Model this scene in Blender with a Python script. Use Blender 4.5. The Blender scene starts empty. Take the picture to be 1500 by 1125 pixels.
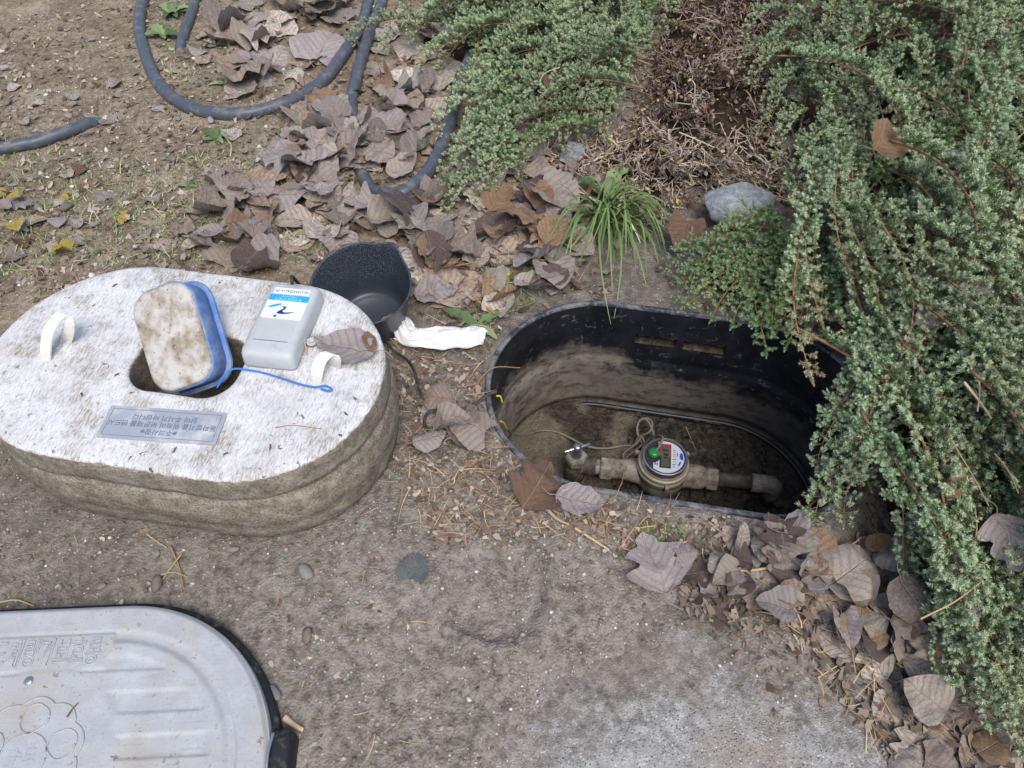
import bpy, bmesh, math, random
import numpy as np
from mathutils import Vector, Matrix, Euler

# ------------------------------------------------------------------ camera, sky, sun, exposure
SC = bpy.context.scene
COL = SC.collection
CAM_H, PITCH, FPX = 1.013, 0.8983, 1100.0
cam_d = bpy.data.cameras.new('camera'); cam_d.sensor_width = 36.0; cam_d.lens = 36.0 * FPX / 1500.0
cam_d.clip_start = 0.02; cam_d.clip_end = 400
cam = bpy.data.objects.new('camera', cam_d); COL.objects.link(cam)
cam.location = (0, 0, CAM_H); cam.rotation_euler = (math.pi / 2 - PITCH, 0, 0)
SC.camera = cam

SUN_EL, SUN_AZ = math.radians(60), math.radians(165)      # azimuth clockwise from +y
world = bpy.data.worlds.new('World'); SC.world = world; world.use_nodes = True
wt = world.node_tree; wt.nodes.clear()
sky_n = wt.nodes.new('ShaderNodeTexSky'); sky_n.sky_type = 'NISHITA'; sky_n.sun_disc = False
sky_n.sun_elevation = SUN_EL; sky_n.sun_rotation = SUN_AZ
sky_n.air_density = 1.0; sky_n.dust_density = 3.0; sky_n.ozone_density = 1.0
bg = wt.nodes.new('ShaderNodeBackground'); bg.inputs['Strength'].default_value = 0.12
wo = wt.nodes.new('ShaderNodeOutputWorld')
wt.links.new(sky_n.outputs[0], bg.inputs['Color']); wt.links.new(bg.outputs[0], wo.inputs['Surface'])
sd = bpy.data.lights.new('sun', 'SUN'); sd.energy = 1.45; sd.angle = math.radians(30); sd.color = (1.0, 0.965, 0.925)
sun = bpy.data.objects.new('sun', sd); COL.objects.link(sun)
sdir = Vector((math.sin(SUN_AZ) * math.cos(SUN_EL), math.cos(SUN_AZ) * math.cos(SUN_EL), math.sin(SUN_EL)))
sun.rotation_euler = sdir.to_track_quat('Z', 'Y').to_euler(); sun.location = sdir * 6
SC.view_settings.view_transform = 'Standard'; SC.view_settings.look = 'None'
SC.view_settings.gamma = 1.0; SC.view_settings.use_curve_mapping = False
SC.view_settings.exposure = 0.66
SC.cycles.max_bounces = 5; SC.cycles.diffuse_bounces = 2; SC.cycles.glossy_bounces = 2; SC.cycles.transmission_bounces = 2

# ------------------------------------------------------------------ helpers
RNG = np.random.default_rng(11)
random.seed(5)
PI = math.pi

def G(px, py, z=0.0):
    """a point of the photograph carried to the level z"""
    c, s = math.cos(PITCH), math.sin(PITCH)
    u = -(py - 562.5) / FPX
    d = (((px - 750) / FPX), c + u * s, -s + u * c)
    t = (z - CAM_H) / d[2]
    return np.array([t * d[0], t * d[1], z])

def GP(pts, z=0.0):
    return [G(p[0], p[1], p[2] if len(p) > 2 else z) for p in pts]

def Pj(x, y, z=0.0):
    c, s = math.cos(PITCH), math.sin(PITCH)
    dz = z - CAM_H
    a = y * c - dz * s; up = y * s + dz * c
    return 750 + FPX * x / a, 562.5 - FPX * up / a

def lin(v):
    v = v / 255.0
    return v / 12.92 if v <= 0.04045 else ((v + 0.055) / 1.055) ** 2.4

def C(r, g, b):
    return (lin(r), lin(g), lin(b), 1.0)

def _hash(i, j, s):
    n = (i * 374761393 + j * 668265263 + s * 144269504) & 0xffffffff
    n = ((n ^ (n >> 13)) * 1274126177) & 0xffffffff
    return ((n ^ (n >> 16)) & 0xffff) / 65535.0

def vnoise(x, y, s=0):
    x = np.asarray(x, float); y = np.asarray(y, float)
    i = np.floor(x).astype(np.int64); j = np.floor(y).astype(np.int64)
    fx = x - i; fy = y - j
    fx = fx * fx * (3 - 2 * fx); fy = fy * fy * (3 - 2 * fy)
    a = _hash(i, j, s); b = _hash(i + 1, j, s); c = _hash(i, j + 1, s); d = _hash(i + 1, j + 1, s)
    return (a * (1 - fx) + b * fx) * (1 - fy) + (c * (1 - fx) + d * fx) * fy - 0.5

def fbm(x, y, sc, s=0, o=3):
    r = 0; a = 1.0
    for k in range(o):
        r = r + a * vnoise(x / sc, y / sc, s + k * 17); sc *= 0.5; a *= 0.5
    return r

def sstep(a, b, x):
    t = np.clip((np.asarray(x, float) - a) / (b - a), 0, 1)
    return t * t * (3 - 2 * t)

def norm(v):
    v = np.asarray(v, float); return v / (np.linalg.norm(v) + 1e-12)

def mesh(name, V, F, uv=None, tone=None, smooth=True):
    """V (n,3); F an (m,k) array or a list of arrays / tuples"""
    me = bpy.data.meshes.new(name)
    V = np.asarray(V, np.float32)
    if isinstance(F, np.ndarray):
        F = [F]
    if len(F) and isinstance(F[0], np.ndarray):
        idx = np.concatenate([f.ravel() for f in F]).astype(np.int32)
        tot = np.concatenate([np.full(len(f), f.shape[1]) for f in F]).astype(np.int32)
    else:
        idx = np.array([i for f in F for i in f], np.int32)
        tot = np.array([len(f) for f in F], np.int32)
    me.vertices.add(len(V)); me.vertices.foreach_set('co', V.ravel())
    me.loops.add(len(idx)); me.loops.foreach_set('vertex_index', idx)
    me.polygons.add(len(tot))
    st = np.concatenate([[0], np.cumsum(tot)[:-1]]).astype(np.int32)
    me.polygons.foreach_set('loop_start', st)
    try:
        me.polygons.foreach_set('loop_total', tot)
    except Exception:
        pass
    me.polygons.foreach_set('use_smooth', np.full(len(tot), smooth))
    if uv is not None:
        l = me.uv_layers.new(name='uv'); l.data.foreach_set('uv', np.asarray(uv, np.float32)[idx].ravel())
    if tone is not None:
        a = me.attributes.new('tone', 'FLOAT', 'POINT'); a.data.foreach_set('value', np.asarray(tone, np.float32))
    me.update(calc_edges=True)
    me.validate()
    return me

def obj(name, me, mat=None, parent=None, loc=None, rot=None):
    o = bpy.data.objects.new(name, me); COL.objects.link(o)
    if mat is not None and me is not None:
        me.materials.clear()
        for m in (mat if isinstance(mat, (list, tuple)) else [mat]):
            me.materials.append(m)
    if parent is not None:
        o.parent = parent
    if loc is not None:
        o.location = Vector([float(v) for v in loc])
    if rot is not None:
        o.rotation_euler = Euler([float(v) for v in rot])
    return o

def tag(o, label=None, cat=None, group=None, kind=None):
    if label: o['label'] = label
    if cat: o['category'] = cat
    if group: o['group'] = group
    if kind: o['kind'] = kind
    return o

def empty(name, loc=(0, 0, 0), rz=0.0, rot=None):
    o = bpy.data.objects.new(name, None); COL.objects.link(o)
    o.empty_display_size = 0.02
    o.location = Vector([float(v) for v in loc]); o.rotation_euler = rot if rot is not None else (0, 0, rz)
    return o

class MB:
    """collects vertices and faces of one mesh"""
    def __init__(s): s.V = []; s.F = []; s.n = 0
    def add(s, V, F):
        V = np.asarray(V, float)
        s.V.append(V); s.F += [tuple(int(i) + s.n for i in f) for f in F]; s.n += len(V); return s
    def box(s, c, d, rz=0.0):
        c = np.asarray(c, float); d = np.asarray(d, float) / 2
        v = np.array([(x, y, z) for x in (-1, 1) for y in (-1, 1) for z in (-1, 1)], float) * d
        cr, sr = math.cos(rz), math.sin(rz)
        v = np.c_[v[:, 0] * cr - v[:, 1] * sr, v[:, 0] * sr + v[:, 1] * cr, v[:, 2]] + c
        return s.add(v, [(0, 1, 3, 2), (4, 6, 7, 5), (0, 4, 5, 1), (2, 3, 7, 6), (0, 2, 6, 4), (1, 5, 7, 3)])
    def loft(s, loops, closed=True, cap0=False, cap1=False):
        n = len(loops[0]); V = np.vstack(loops); F = []
        for k in range(len(loops) - 1):
            for i in range(n if closed else n - 1):
                j = (i + 1) % n
                F.append((k * n + i, k * n + j, (k + 1) * n + j, (k + 1) * n + i))
        if cap0: F.append(tuple(range(n))[::-1])
        if cap1: F.append(tuple((len(loops) - 1) * n + i for i in range(n)))
        return s.add(V, F)
    def lathe(s, prof, n=32, cap0=True, cap1=True):
        t = np.linspace(0, 2 * PI, n, endpoint=False)
        return s.loft([np.c_[r * np.cos(t), r * np.sin(t), np.full(n, z)] for r, z in prof], True, cap0, cap1)
    def tube(s, pts, r, n=8, cap=True):
        P = np.asarray(pts, float); m = len(P)
        R = np.full(m, r) if np.isscalar(r) else np.asarray(r, float)
        T = np.gradient(P, axis=0); T /= np.linalg.norm(T, axis=1)[:, None] + 1e-12
        u = np.cross(T[0], [0, 0, 1.0])
        if np.linalg.norm(u) < 1e-3: u = np.cross(T[0], [1.0, 0, 0])
        u = norm(u); a = np.linspace(0, 2 * PI, n, endpoint=False); loops = []
        for k in range(m):
            u = norm(u - T[k] * np.dot(u, T[k])); v = np.cross(T[k], u)
            loops.append(P[k] + R[k] * (np.cos(a)[:, None] * u + np.sin(a)[:, None] * v))
        return s.loft(loops, True, cap, cap)
    def build(s, name, smooth=True, **k):
        return mesh(name, np.vstack(s.V), s.F, smooth=smooth, **k)

def flatten_sharp(me, deg=35):
    me.set_sharp_from_angle(angle=math.radians(deg)); return me

def spline(pts, n=60):
    P = np.asarray(pts, float)
    Q = np.vstack([2 * P[0] - P[1], P, 2 * P[-1] - P[-2]])
    out = []; m = len(P) - 1; per = max(2, n // m)
    for i in range(m):
        p0, p1, p2, p3 = Q[i], Q[i + 1], Q[i + 2], Q[i + 3]
        for t in np.linspace(0, 1, per, endpoint=False):
            out.append(0.5 * ((2 * p1) + (-p0 + p2) * t + (2 * p0 - 5 * p1 + 4 * p2 - p3) * t * t + (-p0 + 3 * p1 - 3 * p2 + p3) * t ** 3))
    out.append(P[-1]); return np.array(out)

def stad_loop(L, W, xs=None, na=40, nx=24):
    """closed stadium outline, counter-clockwise; xs = samples along the straights (fraction -1..1)"""
    r = W / 2; h = L / 2 - r
    if xs is None: xs = np.linspace(-1, 1, nx)
    t = np.linspace(-PI / 2, PI / 2, na)[1:-1]
    right = np.c_[h + r * np.cos(t), r * np.sin(t)]
    back = np.c_[xs[::-1] * h, np.full(len(xs), r)]
    left = np.c_[-h - r * np.cos(t), -r * np.sin(t)]
    front = np.c_[xs * h, np.full(len(xs), -r)]
    return np.vstack([front, right, back, left])

def stad_sdf(x, y, L, W):
    r = W / 2; h = L / 2 - r
    return np.hypot(np.maximum(np.abs(x) - h, 0), y) - r

def rrect(a, b, r, n=8):
    out = []
    for cx, cy, t0 in ((a / 2 - r, b / 2 - r, 0), (-a / 2 + r, b / 2 - r, PI / 2), (-a / 2 + r, -b / 2 + r, PI), (a / 2 - r, -b / 2 + r, 1.5 * PI)):
        for t in np.linspace(t0, t0 + PI / 2, n): out.append((cx + r * math.cos(t), cy + r * math.sin(t)))
    return np.array(out)

def z3(p, z): return np.c_[p, np.full(len(p), float(z))]

def in_poly(x, y, poly):
    x = np.asarray(x, float); y = np.asarray(y, float); ins = np.zeros(x.shape, bool); n = len(poly)
    for i in range(n):
        x1, y1 = poly[i]; x2, y2 = poly[(i + 1) % n]
        c = ((y1 > y) != (y2 > y)) & (x < (x2 - x1) * (y - y1) / (y2 - y1 + 1e-12) + x1)
        ins ^= c
    return ins

def poly_dist(x, y, poly):
    x = np.asarray(x, float); y = np.asarray(y, float); best = np.full(x.shape, 1e9); n = len(poly)
    for i in range(n):
        x1, y1 = poly[i]; x2, y2 = poly[(i + 1) % n]; dx, dy = x2 - x1, y2 - y1
        t = np.clip(((x - x1) * dx + (y - y1) * dy) / (dx * dx + dy * dy + 1e-12), 0, 1)
        best = np.minimum(best, np.hypot(x - x1 - t * dx, y - y1 - t * dy))
    return np.where(in_poly(x, y, poly), best, -best)

# ------------------------------------------------------------------ material helpers
class NT:
    def __init__(s, name, rough=0.8, spec=0.3):
        s.m = bpy.data.materials.new(name); s.m.use_nodes = True; s.t = s.m.node_tree; s.vc = {}
        s.p = s.t.nodes['Principled BSDF']; s.p.inputs['Roughness'].default_value = rough
        s.p.inputs['Specular IOR Level'].default_value = spec
    def n(s, ty, **k):
        nd = s.t.nodes.new(ty)
        for a, v in k.items(): setattr(nd, a, v)
        return nd
    def l(s, a, b): s.t.links.new(a, b)
    def coord(s, kind='Object', scale=(1, 1, 1)):
        tc = s.n('ShaderNodeTexCoord'); mp = s.n('ShaderNodeMapping'); mp.inputs['Scale'].default_value = scale
        s.l(tc.outputs[kind], mp.inputs['Vector']); return mp.outputs[0]
    def noise(s, vec, scale, detail=4, rough=0.6, dist=0.0):
        nd = s.n('ShaderNodeTexNoise'); nd.inputs['Scale'].default_value = scale; nd.inputs['Detail'].default_value = min(detail, 3)
        nd.inputs['Roughness'].default_value = rough; nd.inputs['Distortion'].default_value = dist
        if vec is not None: s.l(vec, nd.inputs['Vector'])
        return nd.outputs['Fac']
    def vor(s, vec, scale, out='Distance', feature='F1'):
        key = (id(vec.node) if vec is not None else 0, scale, feature)
        if key not in s.vc:
            nd = s.n('ShaderNodeTexVoronoi'); nd.feature = feature; nd.inputs['Scale'].default_value = scale
            if vec is not None: s.l(vec, nd.inputs['Vector'])
            s.vc[key] = nd
        return s.vc[key].outputs[out]
    def ramp(s, fac, stops, interp='LINEAR'):
        nd = s.n('ShaderNodeValToRGB'); cr = nd.color_ramp; cr.interpolation = interp
        while len(cr.elements) < len(stops): cr.elements.new(0.5)
        for e, (p, c) in zip(cr.elements, stops):
            e.position = p; e.color = c if not np.isscalar(c) else (c, c, c, 1)
        s.l(fac, nd.inputs[0]); return nd.outputs[0]
    def mix(s, fac, a, b, mode='MIX'):
        nd = s.n('ShaderNodeMix'); nd.data_type = 'RGBA'; nd.blend_type = mode; nd.clamp_factor = True
        for v, i in ((fac, 0), (a, 6), (b, 7)):
            if hasattr(v, 'node'): s.l(v, nd.inputs[i])
            else: nd.inputs[i].default_value = v
        return nd.outputs[2]
    def math(s, op, a, b=0.0, c=0.0):
        nd = s.n('ShaderNodeMath'); nd.operation = op
        for i, v in enumerate((a, b, c)):
            if hasattr(v, 'node'): s.l(v, nd.inputs[i])
            else: nd.inputs[i].default_value = v
        return nd.outputs[0]
    def sep(s, vec):
        nd = s.n('ShaderNodeSeparateXYZ'); s.l(vec, nd.inputs[0]); return nd.outputs
    def attr(s, name):
        nd = s.n('ShaderNodeAttribute'); nd.attribute_name = name; return nd.outputs
    def rnd(s): return s.n('ShaderNodeObjectInfo').outputs['Random']
    def bump(s, h, strength=0.5, dist=0.002, prev=None):
        nd = s.n('ShaderNodeBump'); nd.inputs['Strength'].default_value = strength; nd.inputs['Distance'].default_value = dist
        s.l(h, nd.inputs['Height'])
        if prev is not None: s.l(prev, nd.inputs['Normal'])
        return nd.outputs[0]
    def out(s, col=None, normal=None, rough=None):
        if col is not None:
            if hasattr(col, 'node'): s.l(col, s.p.inputs['Base Color'])
            else: s.p.inputs['Base Color'].default_value = col
        if normal is not None: s.l(normal, s.p.inputs['Normal'])
        if rough is not None: s.l(rough, s.p.inputs['Roughness'])
        return s.m

def plain(name, col, rough=0.5, spec=0.4, metal=0.0, dirt=None, dscale=40, dpos=(0.45, 0.75), bump=0.15, bscale=300):
    t = NT(name, rough, spec); t.p.inputs['Metallic'].default_value = metal
    v = t.coord()
    c = t.mix(t.ramp(t.noise(v, 15, 3), [(0.3, 0.0), (0.7, 1.0)]), tuple(x * 0.9 for x in col[:3]) + (1,), col)
    if dirt is not None:
        f = t.ramp(t.noise(v, dscale, 6, 0.7), [(dpos[0], 0.0), (dpos[1], 1.0)])
        c = t.mix(f, c, dirt)
        r = t.mix(f, (rough,) * 3 + (1,), (0.9, 0.9, 0.9, 1)); t.l(r, t.p.inputs['Roughness'])
    nrm = t.bump(t.noise(v, bscale, 3), bump, 0.001)
    return t.out(c, nrm)

M = {}
def soil_material(name, dark, mid, light, speck, bias=0.0, zone=True):
    t = NT(name, 0.95, 0.15); v = t.coord()
    n1 = t.noise(v, 9, 5, 0.65); n2 = t.noise(v, 70, 6, 0.7); n3 = t.noise(v, 330, 3, 0.6)
    f = t.math('ADD', t.math('MULTIPLY', n1, 0.5), t.math('MULTIPLY', n2, 0.5))
    c = t.ramp(f, [(0.34 - bias, dark), (0.5 - bias, mid), (0.66 - bias, light)])
    if zone:
        c = t.mix(t.attr('tone')['Fac'], c, t.ramp(f, [(0.34, C(104, 90, 72)), (0.5, C(146, 131, 108)), (0.66, C(184, 171, 148))]))
    c = t.mix(t.ramp(n3, [(0.4, 0.0), (0.7, 0.6)]), c, t.mix(n2, dark, mid))
    if zone: c = t.mix(t.math('MULTIPLY', t.attr('dust')['Fac'], t.ramp(n2, [(0.38, 0.1), (0.60, 0.55)])), c, C(154, 148, 139))
    vc = t.vor(v, 260, 'Color'); vd = t.vor(v, 260, 'Distance')
    sx = t.sep(vc)[0]
    grain = t.math('MULTIPLY', t.ramp(sx, [(0.955, 0.0), (0.98, 1.0)]), t.ramp(vd, [(0.25, 1.0), (0.42, 0.0)]))
    c = t.mix(grain, c, speck)
    h = t.math('ADD', t.math('MULTIPLY', n2, 0.6), t.math('MULTIPLY', n3, 0.35))
    h = t.math('ADD', h, t.math('MULTIPLY', t.math('SUBTRACT', 0.5, vd), 0.35))
    nrm = t.bump(h, 0.9, 0.006)
    return t.out(c, nrm)

M['soil'] = soil_material('soil', C(76, 70, 63), C(116, 109, 100), C(152, 145, 135), C(196, 194, 190))
M['pit_soil'] = None
def _concrete():
    t = NT('concrete', 0.9, 0.2); v = t.coord()
    n1 = t.noise(v, 7, 6, 0.65); n2 = t.noise(v, 45, 6, 0.75); n3 = t.noise(v, 420, 2, 0.5)
    c = t.ramp(n2, [(0.3, C(124, 123, 120)), (0.5, C(155, 154, 151)), (0.68, C(178, 177, 173))])
    c = t.mix(t.ramp(n1, [(0.45, 0.0), (0.62, 0.75)]), c, C(146, 137, 126))
    vd = t.vor(v, 330, 'Distance'); sx = t.sep(t.vor(v, 330, 'Color'))[0]
    c = t.mix(t.math('MULTIPLY', t.ramp(sx, [(0.72, 0.0), (0.78, 1.0)]), t.ramp(vd, [(0.3, 0.8), (0.45, 0.0)])), c, C(70, 68, 68))
    c = t.mix(t.math('MULTIPLY', t.ramp(sx, [(0.1, 1.0), (0.14, 0.0)]), t.ramp(vd, [(0.3, 0.8), (0.45, 0.0)])), c, C(205, 205, 203))
    dust = t.math('ADD', t.attr('tone')['Fac'], t.math('MULTIPLY', t.math('SUBTRACT', t.noise(v, 75, 6, 0.8), 0.5), 2.6))
    c = t.mix(t.ramp(dust, [(0.25, 0.0), (0.75, 0.9)]), c, t.ramp(n2, [(0.3, C(92, 86, 79)), (0.5, C(122, 115, 107)), (0.68, C(152, 146, 138))]))
    h = t.math('ADD', n3, t.math('MULTIPLY', n2, 0.8))
    return t.out(c, t.bump(h, 0.8, 0.004))
M['concrete'] = _concrete()

def _pitsoil():
    t = NT('wet_pit_soil', 0.7, 0.5); v = t.coord()
    n1 = t.noise(v, 10, 5, 0.6); n2 = t.noise(v, 80, 6, 0.7)
    wet = t.attr('tone')['Fac']
    c = t.mix(wet, t.ramp(n2, [(0.3, C(98, 90, 77)), (0.6, C(128, 118, 101))]), t.ramp(n2, [(0.3, C(40, 36, 32)), (0.62, C(82, 75, 66))]))
    c = t.mix(t.ramp(n1, [(0.52, 0.0), (0.7, 0.6)]), c, C(50, 45, 40))
    r = t.math('SUBTRACT', 0.9, t.math('MULTIPLY', wet, t.ramp(n2, [(0.35, 0.72), (0.62, 0.25)])))
    return t.out(c, t.bump(t.math('ADD', n2, t.math('MULTIPLY', t.noise(v, 300, 3), 0.6)), 1.0, 0.014), r)
M['pit_soil'] = _pitsoil()

def _pitwall():
    t = NT('pit_plastic', 0.45, 0.4); v = t.coord(); x, y, z = t.sep(v)
    vs = t.coord(scale=(1, 1, 2.2)); n1 = t.noise(v, 12, 6, 0.7); n2 = t.noise(vs, 30, 6, 0.75); n3 = t.noise(t.coord(scale=(1, 1, .25)), 120, 4, 0.7)
    c = t.mix(t.ramp(n1, [(0.4, 0.0), (0.65, 1.0)]), C(18, 20, 25), C(34, 37, 43))
    # pale scuffs
    c = t.mix(t.ramp(n2, [(0.60, 0.0), (0.72, 0.5)]), c, C(120, 122, 124))
    c = t.mix(t.ramp(n3, [(0.64, 0.0), (0.74, 0.5)]), c, C(132, 134, 138))
    # dried mud below the tide line
    lvl = t.math('ADD', t.math('MULTIPLY', n1, 0.14), -0.225)
    side = t.math('MULTIPLY', t.ramp(t.math('ADD', t.math('MULTIPLY', x, 1.6), 0.5), [(0.05, 1.0), (0.6, 0.0)]), 0.085)
    f = t.math('SUBTRACT', t.math('ADD', lvl, side), z)
    f = t.ramp(t.math('MULTIPLY', f, 14.0), [(0.05, 0.0), (0.5, 1.0)])
    mud = t.mix(t.ramp(t.math('ADD', x, 0.5), [(0.25, 0.0), (0.75, 1.0)]), C(124, 118, 107), C(66, 65, 64))
    mud = t.mix(t.ramp(t.noise(v, 25, 5, 0.7), [(0.45, 0.0), (0.62, 0.7)]), mud, C(86, 80, 71))
    c = t.mix(t.math('MULTIPLY', f, t.ramp(n2, [(0.34, 0.25), (0.5, 1.0)])), c, mud)
    r = t.mix(f, (0.42, 0.42, 0.42, 1), (0.85, 0.85, 0.85, 1))
    return t.out(c, t.bump(t.math('ADD', n2, n1), 0.25, 0.002), r)
M['pit_wall'] = _pitwall()
def _rim():
    t = NT('pit_rim', 0.6, 0.35); v = t.coord()
    n1 = t.noise(v, 22, 6, 0.75); n2 = t.noise(v, 130, 4, 0.7)
    c = t.mix(t.ramp(n1, [(0.42, 0.0), (0.6, 1.0)]), C(46, 50, 58), C(112, 114, 118))
    c = t.mix(t.ramp(n2, [(0.52, 0.0), (0.68, 0.7)]), c, C(140, 130, 114))
    return t.out(c, t.bump(n2, 0.5, 0.002))
M['rim'] = _rim()
M['black_plastic'] = plain('black_plastic', C(30, 32, 37), 0.4, 0.45, dirt=C(110, 102, 92), dscale=35, dpos=(0.55, 0.8))
M['slot_dirt'] = plain('slot_dirt', C(52, 47, 41), 0.9, 0.2, dirt=C(96, 88, 76), dscale=90, bump=0.6, bscale=150)

def _foam():
    t = NT('insulation_foam', 0.75, 0.25); v = t.coord(); x, y, z = t.sep(v)
    crepe = t.noise(t.coord(scale=(430, 95, 120)), 1.0, 4, 0.7, 0.5)
    n1 = t.noise(v, 14, 6, 0.7); n2 = t.noise(v, 90, 5, 0.75)
    w = t.mix(t.ramp(crepe, [(0.36, 1.0), (0.52, 0.0)]), C(220, 221, 222), C(192, 192, 192))
    dirt = t.math('MULTIPLY', t.ramp(n1, [(0.46, 0.0), (0.64, 0.95)]), t.ramp(crepe, [(0.38, 1.0), (0.58, 0.3)]))
    w = t.mix(dirt, w, C(140, 128, 110))
    w = t.mix(t.math('MULTIPLY', t.ramp(t.noise(v, 5, 3, 0.6), [(0.5, 0.0), (0.64, 0.4)]), t.ramp(crepe, [(0.36, 1.0), (0.66, 0.4)])), w, C(158, 149, 136))
    spot = t.math('MULTIPLY', t.ramp(n2, [(0.60, 0.0), (0.66, 1.0)]), t.ramp(t.noise(v, 9, 3), [(0.42, 0.12), (0.62, 1.0)]))
    w = t.mix(spot, w, C(104, 92, 80))
    sc = t.coord(scale=(1, 1, 1.1)); s1 = t.noise(sc, 34, 7, 0.8); s2 = t.noise(v, 330, 4, 0.75)
    side = t.ramp(s1, [(0.3, C(108, 99, 84)), (0.5, C(142, 134, 119)), (0.7, C(176, 168, 154))])
    side = t.mix(t.ramp(s2, [(0.5, 0.0), (0.62, 0.75)]), side, C(92, 83, 67))
    side = t.mix(t.ramp(s2, [(0.3, 0.5), (0.42, 0.0)]), side, C(186, 180, 168))
    side = t.mix(t.math('MULTIPLY', t.ramp(t.noise(v, 34, 4, 0.6), [(0.64, 0.0), (0.7, 0.85)]), t.ramp(x, [(0.2, 0.0), (0.29, 1.0)])), side, C(92, 122, 48))
    edge = t.math('ADD', t.math('MULTIPLY', t.math('SUBTRACT', n2, 0.5), 0.010), t.math('MULTIPLY', t.math('SUBTRACT', n1, 0.5), 0.012))
    f = t.ramp(t.math('MULTIPLY', t.math('SUBTRACT', t.math('ADD', z, edge), 0.1585), 200.0), [(0.2, 0.0), (0.8, 1.0)])
    c = t.mix(f, side, w)
    hb = t.math('ADD', t.math('MULTIPLY', crepe, 0.8), t.math('MULTIPLY', n2, 0.4))
    b1 = t.bump(hb, 1.0, 0.0030); b2 = t.bump(t.math('ADD', t.math('MULTIPLY', s1, .6), s2), 0.8, 0.004)
    mx = t.n('ShaderNodeMix'); mx.data_type = 'VECTOR'; t.l(f, mx.inputs[0]); t.l(b2, mx.inputs[4]); t.l(b1, mx.inputs[5])
    return t.out(c, mx.outputs[1])
M['foam'] = _foam()
def _cap():
    t = NT('dirty_foam_cap', 0.85, 0.2); v = t.coord(); n1 = t.noise(v, 26, 6, 0.7); n2 = t.noise(v, 190, 4, 0.7); n3 = t.noise(v, 60, 3)
    c = t.mix(t.ramp(n1, [(0.42, 0.0), (0.62, 1.0)]), C(188, 185, 180), C(146, 135, 118))
    c = t.mix(t.math('MULTIPLY', t.ramp(n2, [(0.58, 0.0), (0.66, 1.0)]), t.ramp(n3, [(0.42, 0.1), (0.6, 1.0)])), c, C(92, 80, 66))
    return t.out(c, t.bump(t.math('ADD', n2, n1), 0.6, 0.002))
M['cap'] = _cap()
M['blue'] = plain('blue_plastic', C(78, 118, 178), 0.5, 0.4, dirt=C(142, 157, 180), dscale=30, dpos=(0.38, 0.72))
M['abs'] = plain('pale_grey_plastic', C(184, 189, 191), 0.5, 0.35, dirt=C(150, 142, 128), dscale=22, dpos=(0.56, 0.85))
M['strap'] = plain('ivory_webbing', C(224, 221, 212), 0.6, 0.3, dirt=C(166, 154, 134), dscale=60, dpos=(0.55, 0.8), bump=0.4, bscale=700)
def _lid():
    t = NT('lid_plastic', 0.55, 0.35); v = t.coord(); n1 = t.noise(v, 9, 6, 0.7); n2 = t.noise(v, 120, 4, 0.7); n3 = t.noise(v, 30, 5, 0.7)
    c = t.mix(t.ramp(n3, [(0.35, 0.0), (0.65, 1.0)]), C(162, 166, 171), C(176, 180, 184))
    c = t.mix(t.ramp(n1, [(0.46, 0.0), (0.70, 0.55)]), c, C(166, 157, 143))
    st_ = t.noise(t.coord(scale=(1, 9, 1)), 40, 3, 0.7); c = t.mix(t.ramp(st_, [(0.56, 0.0), (0.7, 0.35)]), c, C(138, 138, 138))
    c = t.mix(t.ramp(t.noise(v, 320, 3, 0.7), [(0.56, 0.0), (0.7, 0.5)]), c, C(146, 137, 124))
    c = t.mix(t.math('MULTIPLY', t.ramp(n2, [(0.62, 0.0), (0.68, 0.8)]), t.ramp(n1, [(0.4, 0.1), (0.6, 1.0)])), c, C(120, 108, 94))
    return t.out(c, t.bump(t.math('ADD', n2, t.math('MULTIPLY', t.noise(v, 500, 2), .5)), 0.25, 0.001))
M['lid'] = _lid()
M['rubber'] = plain('black_rubber', C(34, 36, 40), 0.6, 0.3, dirt=C(96, 92, 86), dscale=60, dpos=(0.52, 0.8))
M['hose'] = plain('hose_polyethylene', C(78, 85, 96), 0.42, 0.45, dirt=C(132, 128, 120), dscale=38, dpos=(0.5, 0.8), bump=0.2)
M['wire'] = plain('black_wire', C(40, 41, 44), 0.5, 0.4, dirt=C(96, 92, 86), dscale=70)
M['cable'] = plain('dusty_grey_cable', C(112, 107, 98), 0.7, 0.25, dirt=C(140, 131, 116), dscale=80)
M['yellow'] = plain('yellow_insulation', C(206, 186, 62), 0.5)
M['string'] = plain('blue_cord', C(58, 122, 196), 0.7, bump=0.5, bscale=900)
M['casting'] = plain('grey_painted_casting', C(146, 141, 131), 0.65, 0.35, dirt=C(94, 86, 74), dscale=55, dpos=(0.42, 0.66), bump=0.4, bscale=220)
M['dark_casting'] = plain('dark_casting', C(70, 65, 58), 0.6, 0.4, dirt=C(112, 104, 92), dscale=60, bump=0.4, bscale=240)
M['ring_metal'] = plain('dull_brass_ring', C(168, 158, 140), 0.45, 0.5, metal=0.3, dirt=C(116, 106, 88), dscale=60)
M['chrome'] = plain('brushed_steel', C(188, 192, 198), 0.3, 0.5, metal=0.9, bump=0.05)
M['face_dark'] = plain('dark_dial', C(48, 46, 46), 0.4)
M['face_white'] = plain('white_dial_print', C(188, 193, 202), 0.35, bump=0.0)
M['lcd'] = plain('lcd_glass', C(74, 84, 62), 0.2, 0.5, bump=0.0)
M['lcd_dark'] = plain('lcd_digits', C(38, 44, 36), 0.3, bump=0.0)
M['red'] = plain('red_print', C(160, 42, 62), 0.4, bump=0.0)
M['green_cap'] = plain('green_seal', C(34, 122, 66), 0.3, 0.5, bump=0.05)
M['print_blue'] = plain('blue_print', C(46, 66, 196), 0.4, bump=0.0)
M['print_grey'] = plain('grey_print', C(96, 98, 104), 0.5, bump=0.0)
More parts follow.
